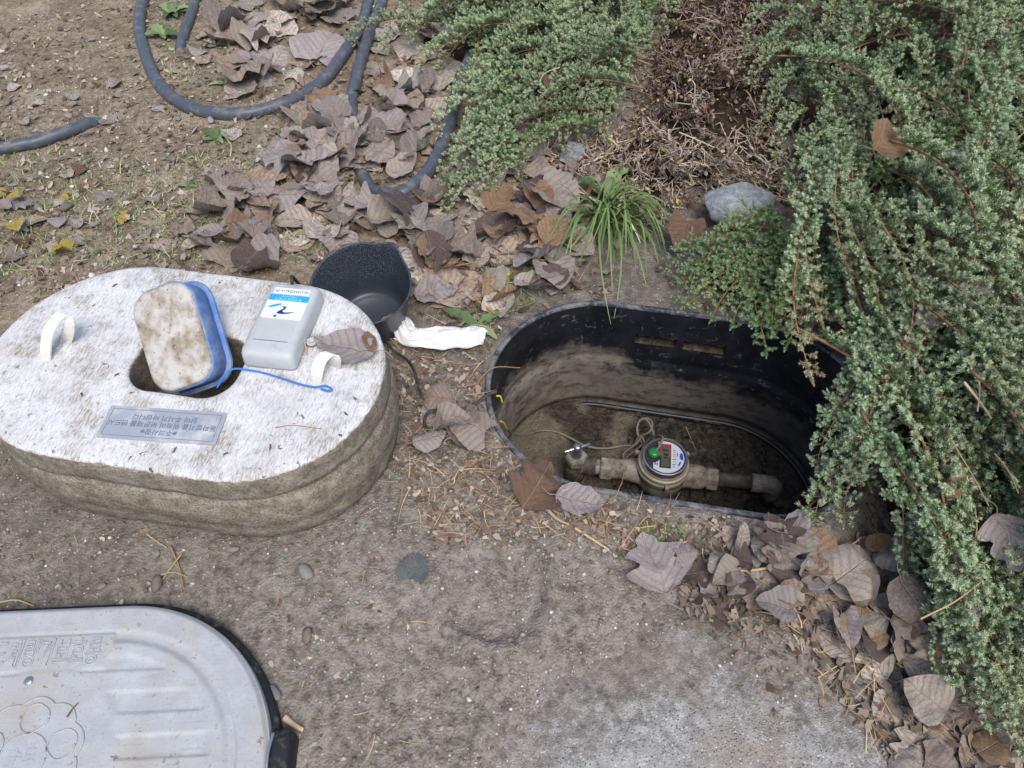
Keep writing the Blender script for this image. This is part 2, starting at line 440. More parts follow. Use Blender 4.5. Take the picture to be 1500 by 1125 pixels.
M['paper'] = plain('white_sticker', C(226, 233, 231), 0.45, bump=0.05)
M['sky_blue'] = plain('light_blue_print', C(46, 166, 218), 0.45, bump=0.05)
M['navy'] = plain('navy_print', C(28, 40, 130), 0.45, bump=0.0)
M['green_dot'] = plain('green_print', C(74, 134, 100), 0.45, bump=0.0)
M['black_print'] = plain('black_print', C(62, 64, 70), 0.6, bump=0.0)
M['pale_print'] = plain('pale_blue_print', C(150, 218, 240), 0.5, bump=0.0)
M['plate'] = plain('silver_plate', C(172, 177, 186), 0.45, 0.4, metal=0.25, dirt=C(206, 205, 202), dscale=24, dpos=(0.5, 0.75), bump=0.1)
M['plate_print'] = plain('faded_blue_print', C(104, 116, 146), 0.6, bump=0.0)
def _cloth():
    t = NT('white_cloth', 0.9, 0.1); v = t.coord()
    c = t.mix(t.ramp(t.noise(v, 30, 5), [(0.5, 0.0), (0.75, 0.7)]), C(224, 224, 224), C(176, 168, 156))
    return t.out(c, t.bump(t.noise(v, 400, 3), 0.3, 0.001))
M['cloth'] = _cloth()
def _bucket():
    t = NT('black_bucket_plastic', 0.38, 0.45); v = t.coord()
    c = t.mix(t.noise(v, 20, 4), C(42, 48, 57), C(58, 65, 75))
    # fine frost of dew drops on the upper wall
    vd = t.vor(v, 460, 'Distance'); sx = t.sep(t.vor(v, 460, 'Color'))[0]
    z = t.sep(v)[2]
    zone = t.ramp(t.math('ADD', t.math('MULTIPLY', z, 10.0), t.math('MULTIPLY', t.math('SUBTRACT', t.noise(v, 30, 4), 0.5), 0.9)), [(0.35, 0.0), (0.55, 1.0)])
    drop = t.math('MULTIPLY', t.math('MULTIPLY', t.ramp(sx, [(0.22, 0.0), (0.32, 1.0)]), t.ramp(vd, [(0.2, 1.0), (0.42, 0.0)])), zone)
    c = t.mix(t.math('MULTIPLY', drop, 0.75), c, C(134, 143, 154))
    return t.out(c, t.bump(drop, 0.6, 0.001))
M['bucket'] = _bucket()
def _rock(name, a, b, c2):
    t = NT(name, 0.9, 0.2); v = t.coord(); n1 = t.noise(v, 30, 6, 0.7); n2 = t.noise(v, 160, 4, 0.7)
    n0 = t.noise(v, 3.5, 4, 0.7, 0.6); c = t.ramp(t.math('ADD', t.math('MULTIPLY', n1, .4), t.math('MULTIPLY', n0, .6)), [(0.36, a), (0.5, b), (0.62, c2)])
    c = t.mix(t.ramp(n2, [(0.58, 0.0), (0.7, 0.6)]), c, tuple(x * 0.5 for x in a[:3]) + (1,))
    return t.out(c, t.bump(t.math('ADD', n1, n2), 0.8, 0.003))
M['rock_grey'] = _rock('grey_rock', C(116, 120, 124), C(156, 161, 166), C(192, 196, 198))
M['rock_moss'] = _rock('lichen_rock', C(92, 94, 84), C(118, 120, 104), C(140, 140, 122))
def _pebble():
    t = NT('pebble', 0.85, 0.25); v = t.coord()
    c = t.ramp(t.rnd(), [(0.0, C(120, 112, 100)), (0.4, C(156, 152, 146)), (0.7, C(138, 140, 142)), (1.0, C(190, 188, 184))])
    c = t.mix(t.math('MULTIPLY', t.noise(v, 120, 5, 0.7), 0.6), c, C(104, 96, 84))
    return t.out(c, t.bump(t.noise(v, 200, 4), 0.5, 0.002))
M['pebble'] = _pebble()
def _gravel():
    t = NT('grit', 0.9, 0.2)
    c = t.ramp(t.attr('tone')['Fac'], [(0.0, C(92, 82, 70)), (0.35, C(128, 117, 102)), (0.6, C(152, 146, 136)), (0.85, C(176, 172, 166)), (1.0, C(214, 212, 206))])
    return t.out(c)
M['grit'] = _gravel()

def _leaf(name, stops, under):
    t = NT(name, 0.75, 0.3); uvn = t.n('ShaderNodeUVMap'); uvn.uv_map = 'uv'
    u, vv, _ = t.sep(uvn.outputs[0]); av = t.math('ABSOLUTE', vv)
    sh_ = t.n('ShaderNodeAttribute'); sh_.attribute_type = 'OBJECT'; sh_.attribute_name = 'shade'
    rnd = t.math('FRACT', t.math('ADD', sh_.outputs['Fac'], t.attr('tone')['Fac'])); v = t.coord()
    base = t.ramp(rnd, stops)
    n1 = t.noise(v, 22, 5, 0.7); n2 = t.noise(v, 140, 5, 0.7)
    c = t.mix(t.ramp(n1, [(0.4, 0.0), (0.66, 0.8)]), base, under)
    c = t.mix(t.ramp(n2, [(0.48, 0.0), (0.66, 0.6)]), c, tuple(x * 0.4 for x in under[:3]) + (1,))
    rib = t.ramp(av, [(0.004, 1.0), (0.016, 0.0)])
    ph = t.math('FRACT', t.math('SUBTRACT', t.math('MULTIPLY', u, 7.0), t.math('ADD', t.math('MULTIPLY', av, 5.0), t.math('MULTIPLY', n1, 0.9))))
    side = t.ramp(t.math('ABSOLUTE', t.math('SUBTRACT', ph, 0.5)), [(0.02, 1.0), (0.07, 0.0)])
    vein = t.math('MAXIMUM', rib, t.math('MULTIPLY', side, 0.55))
    c = t.mix(t.math('MULTIPLY', t.ramp(t.math('ABSOLUTE', t.math('SUBTRACT', ph, 0.5)), [(0.05, 0.0), (0.10, 0.22), (0.3, 0.0)]), 1.0), c, tuple(x * 0.35 for x in under[:3]) + (1,))
    c = t.mix(t.math('MULTIPLY', vein, 0.45), c, C(176, 158, 138))
    h = t.math('ADD', t.math('MULTIPLY', vein, -0.8), t.math('ADD', t.math('MULTIPLY', n2, 0.5), n1))
    m = t.out(c, t.bump(h, 0.8, 0.004))
    return m
M['leaf'] = _leaf('dry_leaf', [(0.0, C(168, 161, 157)), (0.14, C(118, 103, 94)), (0.28, C(190, 177, 161)), (0.4, C(146, 131, 126)), (0.52, C(166, 140, 113)), (0.64, C(166, 160, 158)), (0.76, C(104, 92, 88)), (0.88, C(206, 197, 184)), (1.0, C(154, 136, 124))], C(166, 154, 144))
M['leaf_warm'] = _leaf('tan_leaf', [(0.0, C(164, 136, 104)), (0.5, C(146, 116, 90)), (1.0, C(176, 152, 120))], C(138, 114, 92))
M['leaf_dark'] = _leaf('dark_wet_leaf', [(0.0, C(88, 75, 72)), (0.5, C(102, 86, 82)), (1.0, C(80, 70, 70))], C(116, 100, 95))
M['leaf_mauve'] = _leaf('mauve_grey_leaf', [(0.0, C(164, 154, 154)), (0.5, C(174, 163, 162)), (1.0, C(154, 144, 146))], C(176, 165, 158))
M['leaf_rust'] = _leaf('rust_leaf', [(0.0, C(122, 95, 77)), (1.0, C(136, 107, 87))], C(112, 92, 79))
M['leaf_yellow'] = _leaf('yellow_leaf', [(0.0, C(196, 180, 82)), (1.0, C(210, 190, 100))], C(160, 148, 80))
M['leaf_slate'] = _leaf('slate_leaf', [(0.0, C(104, 114, 122)), (1.0, C(96, 106, 114))], C(140, 140, 134))

def _needle(name, dark, mid, tip):
    t = NT(name, 0.6, 0.3); a = t.attr('tone')['Fac']
    c = t.ramp(a, [(0.0, dark), (0.5, mid), (0.93, tip), (0.97, tip), (1.0, C(168, 150, 122))])
    hsv = t.n('ShaderNodeHueSaturation'); t.l(t.math('ADD', t.math('MULTIPLY', t.math('FRACT', t.math('MULTIPLY', t.rnd(), 7.31)), 0.036), 0.480), hsv.inputs['Hue'])
    t.l(t.math('ADD', t.math('MULTIPLY', t.rnd(), 0.4), 0.88), hsv.inputs['Value']); t.l(c, hsv.inputs['Color'])
    return t.out(hsv.outputs[0])
M['needle'] = _needle('juniper_needles', C(44, 63, 32), C(92, 115, 70), C(174, 190, 154))
M['needle_green'] = _needle('green_juniper_needles', C(46, 68, 36), C(86, 112, 64), C(146, 168, 124))
M['bark'] = plain('juniper_bark', C(156, 122, 92), 0.85, 0.2, dirt=C(116, 96, 80), dscale=60, bump=0.6, bscale=200)
def _tonemat(name, stops, rough=0.8):
    t = NT(name, rough, 0.25); return t.out(t.ramp(t.attr('tone')['Fac'], stops))
M['twig'] = _tonemat('dry_twigs', [(0.0, C(104, 82, 68)), (0.5, C(158, 138, 116)), (1.0, C(214, 201, 178))])
M['tiny_leaf'] = _tonemat('tiny_dry_leaves', [(0.0, C(88, 70, 64)), (0.3, C(136, 110, 101)), (0.6, C(138, 127, 127)), (0.9, C(174, 150, 132)), (1.0, C(196, 166, 76))])
M['grass'] = _tonemat('grass_blades', [(0.0, C(74, 96, 52)), (0.45, C(106, 130, 76)), (0.8, C(152, 164, 108)), (1.0, C(210, 200, 168))], 0.6)
M['weed'] = _tonemat('weed_leaves', [(0.0, C(70, 92, 54)), (0.6, C(98, 120, 78)), (1.0, C(138, 152, 110))], 0.6)
M['clover'] = _tonemat('yellow_green_leaves', [(0.0, C(128, 142, 58)), (1.0, C(190, 194, 92))], 0.6)
M['crumb'] = _tonemat('leaf_crumbs', [(0.0, C(82, 68, 58)), (0.4, C(120, 104, 92)), (0.7, C(150, 136, 122)), (1.0, C(186, 174, 158))])
M['straw'] = _tonemat('straw', [(0.0, C(112, 82, 58)), (0.5, C(156, 124, 90)), (1.0, C(200, 180, 146))])

# ------------------------------------------------------------------ the ground
PIT_C, PIT_YAW, PIT_L, PIT_W = np.array([0.283, 0.772]), -0.184, 0.664, 0.415
FO_C, FO_YAW, FO_L, FO_W, FO_Z = np.array([-0.485, 0.719]), -0.167, 0.60, 0.374, 0.165
def to_local(x, y, c, yaw):
    dx, dy = x - c[0], y - c[1]; ca, sa = math.cos(yaw), math.sin(yaw)
    return dx * ca + dy * sa, -dx * sa + dy * ca
def to_world(x, y, c, yaw):
    ca, sa = math.cos(yaw), math.sin(yaw)
    return c[0] + x * ca - y * sa, c[1] + x * sa + y * ca

SLAB = [tuple(G(*p)[:2]) for p in [(600, 1180), (640, 1085), (760, 1010), (850, 940), (930, 905), (1050, 915), (1180, 960), (1290, 975), (1360, 1060), (1430, 1180), (1400, 1500), (600, 1500)]]
RING = G(728, 868)[:2]; RIDGE = [tuple(G(*p)[:2]) for p in [(800, 830), (812, 850), (804, 880), (806, 910)]]
RIDGE2 = [tuple(G(*p)[:2]) for p in [(640, 830), (636, 860), (640, 905), (650, 925)]]
def line_d(x, y, pts):
    b = np.full(np.shape(x), 1e9)
    for (x1, y1), (x2, y2) in zip(pts[:-1], pts[1:]):
        dx, dy = x2 - x1, y2 - y1; t = np.clip(((x - x1) * dx + (y - y1) * dy) / (dx * dx + dy * dy), 0, 1)
        b = np.minimum(b, np.hypot(x - x1 - t * dx, y - y1 - t * dy))
    return b
def terrain(x, y):
    x = np.asarray(x, float); y = np.asarray(y, float)
    near = sstep(4.0, 2.2, np.hypot(x, y - 1.0))
    z = 0.016 * fbm(x, y, 0.55, 3, 2) + near * (0.009 * fbm(x, y, 0.11, 5, 3) + 0.005 * fbm(x, y, 0.028, 9, 2) + 0.0016 * vnoise(x / .0085, y / .0085, 15))
    lx, ly = to_local(x, y, PIT_C, PIT_YAW); d = stad_sdf(lx, ly, PIT_L, PIT_W)
    lip = np.exp(-(d / 0.035) ** 2)
    z = z * (1 - 0.75 * lip) + lip * 0.002
    # soil heaped against the front of the rim
    z = z + 0.010 * np.exp(-((d - 0.02) / 0.02) ** 2) * sstep(0.0, -0.15, ly) * (0.5 + vnoise(x / .05, y / .05, 41))
    fx, fy = to_local(x, y, FO_C, FO_YAW); fd = stad_sdf(fx, fy, FO_L, FO_W)
    z = z * sstep(-0.01, 0.06, fd) - 0.004 * sstep(0.03, -0.03, fd)
    # a round print pressed in the loose soil, and crumbly ridges beside it
    r = np.hypot((x - RING[0]), (y - RING[1]) * 0.95) + 0.006 * vnoise(x / .02, y / .02, 77)
    z = z + 0.0065 * np.exp(-((r - 0.078) / 0.009) ** 2) * (0.7 + vnoise(x / .06, y / .06, 31)) - 0.006 * sstep(0.075, 0.055, r)
    z = z + 0.008 * np.exp(-(line_d(x, y, RIDGE) / 0.006) ** 2) + 0.005 * np.exp(-(line_d(x, y, RIDGE2) / 0.009) ** 2)
    sd_ = poly_dist(x, y, SLAB)
    return z - 0.011 * sstep(-0.06, 0.08, sd_ + 0.12 * fbm(x, y, .12, 91, 4))

def axis(lo, hi, step, far):
    a = list(np.arange(lo, hi, step)); s = step; p = a[-1]; r = []
    while p < far: s *= 1.35; p += s; r.append(p)
    s = step; p = lo; l = []
    while p > -far: s *= 1.35; p -= s; l.append(p)
    return np.array(l[::-1] + a + r)
xs = axis(-1.75, 1.75, 0.0055, 60.0); ys = axis(0.05, 2.35, 0.0055, 60.0)
X, Y = np.meshgrid(xs, ys); nx, ny = len(xs), len(ys)
LX, LY = to_local(X, Y, PIT_C, PIT_YAW)
SD = stad_sdf(LX, LY, PIT_L - 0.012, PIT_W - 0.012)
# pull the vertices beside the pit on to its outline
r_ = (PIT_W - 0.012) / 2; h_ = (PIT_L - 0.012) / 2 - r_
qx = np.clip(LX, -h_, h_); ddx, ddy = LX - qx, LY; dl = np.hypot(ddx, ddy) + 1e-9
near_e = np.abs(SD) < 0.0045
NLX = np.where(near_e, qx + ddx / dl * r_, LX); NLY = np.where(near_e, ddy / dl * r_, LY)
WX, WY = to_world(NLX, NLY, PIT_C, PIT_YAW)
Z = terrain(WX, WY)
V = np.c_[WX.ravel(), WY.ravel(), Z.ravel()]
ii = (np.arange(ny - 1)[:, None] * nx + np.arange(nx - 1)[None, :]).ravel()
Q = np.c_[ii, ii + 1, ii + nx + 1, ii + nx]
sdr = SD.ravel(); keep = ~((sdr[Q].mean(1)) < -0.0005)
Q = Q[keep]
used = np.zeros(len(V), bool); used[Q.ravel()] = True
remap = np.cumsum(used) - 1; V = V[used]; Q = remap[Q]
# warm gravelly yard soil towards the upper left, grey-brown soil elsewhere
tl = sstep(0.95, 1.25, V[:, 1] - 0.55 * V[:, 0] + 0.25 * fbm(V[:, 0], V[:, 1], .2, 61, 3)) * sstep(0.3, -0.15, V[:, 0])
me = mesh('ground', V, Q, tone=0.75 * tl)
dc = G(700, 900); dst = sstep(.62, .12, np.hypot((V[:, 0] - dc[0]) * .8, (V[:, 1] - dc[1]) * 1.0) + .30 * fbm(V[:, 0], V[:, 1], .12, 63, 4))
at_ = me.attributes.new('dust', 'FLOAT', 'POINT'); at_.data.foreach_set('value', dst.astype(np.float32))
tag(obj('ground', me, M['soil']), kind='structure')

# worn concrete showing through the soil in front
sx = np.linspace(G(560, 1500)[0] - 0.02, G(1460, 1000)[0] + 0.05, 190); sy = np.linspace(-0.12, G(900, 890)[1] + 0.03, 120)
SX, SY = np.meshgrid(sx, sy); SZ = 0.0018 * fbm(SX, SY, .05, 7, 3) + 0.016 * fbm(SX, SY, 0.55, 3, 2) - 0.0055
sdp = poly_dist(SX, SY, SLAB); SZ = SZ - 0.03 * sstep(0.0, -0.03, sdp)
n_, m_ = len(sx), len(sy); i2 = (np.arange(m_ - 1)[:, None] * n_ + np.arange(n_ - 1)[None, :]).ravel()
tag(obj('concrete_pavement', mesh('concrete_pavement', np.c_[SX.ravel(), SY.ravel(), SZ.ravel()], np.c_[i2, i2 + 1, i2 + n_ + 1, i2 + n_], tone=sstep(.15, -.01, sdp + .10 * fbm(SX, SY, .15, 92, 3)).ravel()), M['concrete']), kind='structure')

# ------------------------------------------------------------------ the pit: a buried black meter box
pit = empty('meter_box', (*PIT_C, 0.0), PIT_YAW)
tag(pit, 'sunken black plastic meter box with oblong opening, between the foam block and the junipers', 'meter box')
rim = MB(); prof = [(-0.004, -0.06), (0.0, -0.03), (0.0, 0.004), (-0.001, 0.0070), (-0.003, 0.0080), (-0.008, 0.0078), (-0.0095, 0.006), (-0.0102, 0.002)]
rim.loft([z3(stad_loop(PIT_L + 2 * d, PIT_W + 2 * d, na=48), z) for d, z in prof])
rv = rim.V[0]; rv[:, 2] += 0.0025 * fbm(rv[:, 0], rv[:, 1], 0.12, 4, 2)
obj('rim', rim.build('rim'), M['rim'], pit)
# slots in the back wall
def on_back_wall(px, py):
    a = np.array([0, 0, CAM_H]); b = G(px, py, -0.1); d = b - a
    _, ya = to_local(a[0], a[1], PIT_C, PIT_YAW); xb, yb = to_local(b[0], b[1], PIT_C, PIT_YAW); xa, _ = to_local(a[0], a[1], PIT_C, PIT_YAW)
    t = (PIT_W / 2 - 0.018 - ya) / (yb - ya)
    return xa + (xb - xa) * t, a[2] + d[2] * t
s1a = on_back_wall(930, 499); s1b = on_back_wall(990, 505); s2a = on_back_wall(1001, 507); s2b = on_back_wall(1063, 513)
SLZ = 0.5 * (s1b[1] + s2a[1]); SLH = 0.0125
slots = [(s1a[0], s1b[0]), (s2a[0], s2b[0])]
zs = [0.003, -0.006, -0.018, -0.035, SLZ + SLH, SLZ - SLH, -0.10, -0.122, -0.130, -0.134, -0.16, -0.19, -0.22, -0.25, -0.262, -0.266, -0.275, -0.284, -0.287]
zs = sorted(set(zs), reverse=True)
def woff(z):
    return float(np.interp(-z, [-0.003, 0.006, 0.018, 0.122, 0.128, 0.134, 0.138, 0.262, 0.266, 0.284, 0.287, 0.4], [-0.0100, -0.0115, -0.0135, -0.0185, -0.0145, -0.0205, -0.0215, -0.024, -0.012, -0.012, -0.02, -0.02]))
hh = (PIT_L - PIT_W) / 2
fr = np.array(sorted(set([round(v / hh, 5) for s in slots for v in s] + list(np.linspace(-1, 1, 21)))))
wm = MB(); loops = [z3(stad_loop(PIT_L + 2 * woff(z), PIT_W + 2 * woff(z), xs=fr, na=48), z) for z in zs]
wm.loft(loops)
kz = zs.index(SLZ + SLH); n_l = len(loops[0]); LV = wm.V[0]; F2 = []
for f in wm.F:
    c = LV[list(f)].mean(0)
    hole = c[1] > PIT_W / 2 - 0.03 and abs(c[2] - SLZ) < SLH and any(a < c[0] < b for a, b in slots)
    if not hole: F2.append(f[::-1])
obj('wall', mesh('wall', LV, F2), M['pit_wall'], pit)
for a, b in slots:
    y0 = PIT_W / 2 + woff(SLZ) + 0.0005; d = 0.026; m = MB(); h = SLH
    p = [(a, y0, SLZ - h), (b, y0, SLZ - h), (b, y0, SLZ + h), (a, y0, SLZ + h)]
    q = [(a, y0 + d, SLZ - h), (b, y0 + d, SLZ - h), (b, y0 + d, SLZ + h), (a, y0 + d, SLZ + h)]
    m.add(p + q, [(4, 5, 6, 7), (0, 1, 5, 4), (1, 2, 6, 5), (2, 3, 7, 6), (3, 0, 4, 7)])
    s_ = obj('slot', m.build('slot', smooth=False), M['slot_dirt'], pit)
    m = MB(); w = spline([(a + 0.004, y0 + 0.004, SLZ + h - 0.004), ((a + b) / 2, y0 + 0.008, SLZ + h - 0.007), (b - 0.004, y0 + 0.004, SLZ + h - 0.005)], 12)
    m.tube(w, 0.0022, 6); obj('slot_lip', m.build('slot_lip'), M['slot_dirt'], s_)
m = MB(); m.loft([z3(stad_loop(PIT_L + 2 * (-0.0195 + 0.006 * math.cos(t)), PIT_W + 2 * (-0.0195 + 0.006 * math.cos(t)), na=40), -0.291 + 0.006 * math.sin(t)) for t in np.linspace(0, 2 * PI, 9)])
obj('bottom_lip', m.build('bottom_lip'), M['black_plastic'], pit)

# soil inside the pit, wet on the right and dry-crusted on the left
lo = stad_loop(PIT_L - 0.03, PIT_W - 0.03, na=40); rings = np.linspace(1, 0.02, 46)
LV = np.vstack([np.c_[lo * k, np.zeros(len(lo))] for k in rings]); nl = len(lo)
x, y = LV[:, 0], LV[:, 1]
VAL = to_local(*G(842, 702, -0.27)[:2], PIT_C, PIT_YAW); ELB = to_local(*G(1128, 731, -0.262)[:2], PIT_C, PIT_YAW)
z = -0.305 + 0.010 * fbm(x, y, 0.11, 21, 3) + 0.008 * fbm(x, y, 0.03, 22, 3)
z += 0.022 * sstep(-0.05, -0.26, x) + 0.008 * sstep(0.0, 0.15, y)
z -= 0.034 * np.exp(-((np.hypot(x - VAL[0] - .005, y - VAL[1] + .01)) / 0.075) ** 4)
z += 0.012 * np.exp(-((np.hypot(x - ELB[0], y - ELB[1]) - 0.048) / 0.012) ** 2) - 0.02 * sstep(0.045, 0.03, np.hypot(x - ELB[0], y - ELB[1]))
z -= 0.014 * sstep(-0.02, -0.10, y)
dry = sstep(-0.10, -0.20, x + 0.35 * fbm(x, y, .08, 23, 3)) * sstep(-0.11, -0.02, y + 0.1 * vnoise(x / .03, y / .03, 3)); LV[:, 2] = z
F = [np.array([(k * nl + i, k * nl + (i + 1) % nl, (k + 1) * nl + (i + 1) % nl, (k + 1) * nl + i) for k in range(len(rings) - 1) for i in range(nl)])]
so = obj('pit_soil', mesh('pit_soil', LV, F, tone=1 - dry), M['pit_soil'], None, (*PIT_C, 0), (0, 0, PIT_YAW))
tag(so, kind='structure')
rs_ = np.random.default_rng(17); ico0 = bmesh.new(); bmesh.ops.create_icosphere(ico0, subdivisions=1, radius=1.0)
CV = np.array([v.co[:] for v in ico0.verts]); CF = np.array([[v.index for v in f.verts] for f in ico0.faces]); ico0.free()
kk_ = rs_.integers(0, len(LV), 2600); kk_ = kk_[(dry[kk_] < .5)]; n_c = len(kk_); sz_ = .0015 * (9 ** (rs_.random(n_c) ** 2.2))
cl_ = CV[None] * (1 + .4 * rs_.normal(size=(n_c, 12, 3)).clip(-1, 1)) * sz_[:, None, None] * np.array([1, 1, .7]) + LV[kk_][:, None, :] + np.c_[rs_.normal(size=(n_c, 2)) * .004, np.zeros(n_c)][:, None, :]
co_ = obj('soil_clods', mesh('soil_clods', cl_.reshape(-1, 3), (CF[None] + (np.arange(n_c) * 12)[:, None, None]).reshape(-1, 3), tone=np.repeat(rs_.uniform(.5, 1, n_c), 12)), M['pit_soil'], None, (*PIT_C, 0), (0, 0, PIT_YAW))
tag(co_, 'wet crumbly soil lumps on the pit floor', 'soil', kind='stuff')

# ------------------------------------------------------------------ foam plug with strap handles and plate
plug = empty('insulation_plug', (*FO_C, 0.0), FO_YAW)
tag(plug, 'oblong white foam insulation block with dirty brown sides and a hole in its top', 'insulation block')
def fl(px, py, z=FO_Z): return np.array(to_local(*G(px, py, z)[:2], FO_C, FO_YAW))
hc = 0.5 * (fl(189, 545) + fl(356, 523)); HW = np.linalg.norm(fl(189, 545) - fl(356, 523)) ; HH = 0.118
hc = np.array([hc[0], fl(275, 579)[1] + HH / 2])
NA = 200; ang = np.linspace(-PI, PI, NA, endpoint=False)
def by_angle(loop, c):
    a = np.arctan2(loop[:, 1] - c[1], loop[:, 0] - c[0]); o = np.argsort(a); a = a[o]; p = loop[o]
    aa = np.r_[a - 2 * PI, a, a + 2 * PI]; pp = np.vstack([p] * 3)
    return np.c_[np.interp(ang, aa, pp[:, 0]), np.interp(ang, aa, pp[:, 1])]
dense = stad_loop(FO_L, FO_W, na=300, nx=400); outer = by_angle(dense, hc)
hole = by_angle(rrect(HW, HH, 0.045, 60) + hc, hc)
def nrmls(p):
    d = np.roll(p, -1, 0) - np.roll(p, 1, 0); d /= np.linalg.norm(d, axis=1)[:, None]; return np.c_[d[:, 1], -d[:, 0]]
on, hn = nrmls(outer), nrmls(hole); loops = []
for z in (0.045, 0.08, 0.12, 0.15, 0.158): loops.append(z3(hole, z))
for d, z in ((0.001, 0.162), (0.004, FO_Z)): loops.append(z3(hole + hn * d, z))
for k in np.linspace(0, 1, 16)[1:]:
    a = hole + hn * 0.004; b = outer - on * 0.008; loops.append(z3(a * (1 - k) + b * k, FO_Z))
prof = [(-0.004, .1642), (-0.001, .162), (0.0, .158), (0.001, .150), (0.0015, .125), (0.001, .116), (-0.0035, .1125), (0.002, .109), (0.005, .098), (0.008, .075), (0.009, .055), (0.006, .050), (0.003, .046), (0.004, .030), (0.002, .010), (-0.006, .001), (-0.03, -.003)]
for d, z in prof: loops.append(z3(outer + on * d, z))
LV = np.vstack(loops); r = LV[:, 2] > 0.15
LV[:, 2] += np.where(r, 0.0022 * fbm(LV[:, 0], LV[:, 1], .07, 12, 3), 0)
s_ = (LV[:, 2] < 0.161) & (np.arange(len(LV)) > NA * 21)
nz = fbm(LV[:, 0] * 3 + LV[:, 1] * 2, LV[:, 2] * 3, .09, 13, 3) * 0.0025
aa = np.arctan2(LV[:, 1], LV[:, 0]); LV[:, 0] += np.where(s_, np.cos(aa) * nz, 0); LV[:, 1] += np.where(s_, np.sin(aa) * nz, 0)
F = [np.array([(k * NA + i, k * NA + (i + 1) % NA, (k + 1) * NA + (i + 1) % NA, (k + 1) * NA + i) for k in range(len(loops) - 1) for i in range(NA)])]
F.append(np.array([[i for i in range(NA)][::-1]]))
body = obj('body', mesh('body', LV, F), M['foam'], plug)
def strap(pts, w, label):
    P = spline([np.r_[fl(p[0], p[1], FO_Z + p[2]), FO_Z + p[2]] for p in pts], 36); ca, sa = math.cos(-FO_YAW), math.sin(-FO_YAW); d = norm((1, -.42, 0)); side = np.array([d[0] * ca - d[1] * sa, d[0] * sa + d[1] * ca, 0])
    T = np.gradient(P, axis=0); T /= np.linalg.norm(T, axis=1)[:, None]; N = np.cross(T, side); N /= np.linalg.norm(N, axis=1)[:, None]; m = MB()
    m.loft([np.array([P[k] + side * w / 2 + N[k] * .0013, P[k] - side * w / 2 + N[k] * .0013, P[k] - side * w / 2 - N[k] * .0013, P[k] + side * w / 2 - N[k] * .0013]) for k in range(len(P))], True, True, True)
    return tag(obj('strap_handle', flatten_sharp(m.build('strap_handle')), M['strap'], plug), label)
strap([(67, 530, -.004), (67, 512, .014), (71, 488, .034), (84, 466, .048), (97, 461, .050), (103, 473, .042), (101, 488, .022), (98, 500, -.004)], .019, 'ivory strap loop at the outer end')
strap([(463, 563, -.004), (464, 548, .012), (469, 530, .026), (478, 520, .034), (487, 519, .034), (491, 527, .024), (490, 538, -.004)], .019, 'ivory strap loop beside the leaf')
# silver instruction plate, read from the far side
pq = [fl(167, 597), fl(331, 608), fl(318, 654), fl(139, 637)]
pc = np.mean(pq, 0); pa = math.atan2(*(pq[1] - pq[0])[::-1]); pw = 0.5 * (np.linalg.norm(pq[1] - pq[0]) + np.linalg.norm(pq[2] - pq[3])); ph = 0.054
m = MB(); m.loft([z3(rrect(pw, ph, .002, 3), 0), z3(rrect(pw, ph, .002, 3), .0012)], True, True, True)
plate = obj('instruction_plate', m.build('instruction_plate', smooth=False), M['plate'], plug, (*pc, FO_Z + 0.0012), (0, 0, pa))
m = MB()
for (cx, cy, w, h) in ((0, ph / 2 - .005, pw - .012, .0006), (0, -ph / 2 + .005, pw - .012, .0006), (pw / 2 - .006, 0, .0006, ph - .0106), (-pw / 2 + .006, 0, .0006, ph - .0106)):
    m.box((cx, cy, .0014), (w, h, .0003))
obj('printed_border', m.build('printed_border', smooth=False), M['plate_print'], plate)
def text(name, body_, size, mat, parent, loc, rz=0.0, sx=1.0, depth=0.0002, align='CENTER'):
    cu = bpy.data.curves.new(name, 'FONT'); cu.body = body_; cu.size = size; cu.align_x = align; cu.align_y = 'CENTER'; cu.extrude = depth
    tmp = bpy.data.objects.new(name + '_tmp', cu); COL.objects.link(tmp)
    bpy.context.view_layer.update()
    me_ = bpy.data.meshes.new_from_object(tmp.evaluated_get(bpy.context.evaluated_depsgraph_get()))
    bpy.data.objects.remove(tmp); me_.name = name
    o = obj(name, me_, mat, parent, loc, (0, 0, rz)); o.scale = (sx, 1, 1); return o
for s, yy in (('※주의사항※', -0.0125), ('동파방지를 위하여 보온재를 반드시', -0.0005), ('닫아 주시기 바랍니다', 0.0110)):
    text('lettering', s, 0.0105, M['plate_print'], plate, (0, yy, 0.0015), PI)

# ------------------------------------------------------------------ small blue-sided plug leaning in the hole
R = np.array(Matrix.Rotation(1, 3, 'X'))
w_ = np.array([0.656, -0.295, 0.233]); th = np.linalg.norm(w_)
BR = Matrix.Rotation(th, 3, Vector(w_ / th))
blk = empty('small_foam_plug', (-0.491, 0.726, 0.210)); blk.scale = (.955, .955, .955); blk.rotation_mode = 'QUATERNION'; blk.rotation_quaternion = BR.to_quaternion()
tag(blk, 'small blue-sided foam plug with dirty white face, leaning out of the large block', 'foam plug')
A, B, D = 0.106, 0.160, 0.054
m = MB(); m.loft([z3(rrect(A - .004, B - .004, .032, 10), -.012), z3(rrect(A - .002, B - .002, .033, 10), -.004), z3(rrect(A - .006, B - .006, .032, 10), 0), z3(rrect(A - .014, B - .014, .029, 10), .0016), z3(rrect(A * .6, B * .6, .02, 10), .0026), z3(rrect(A * .2, B * .2, .007, 10), .003)], True, False, True)
obj('foam_face', m.build('foam_face'), M['cap'], blk)
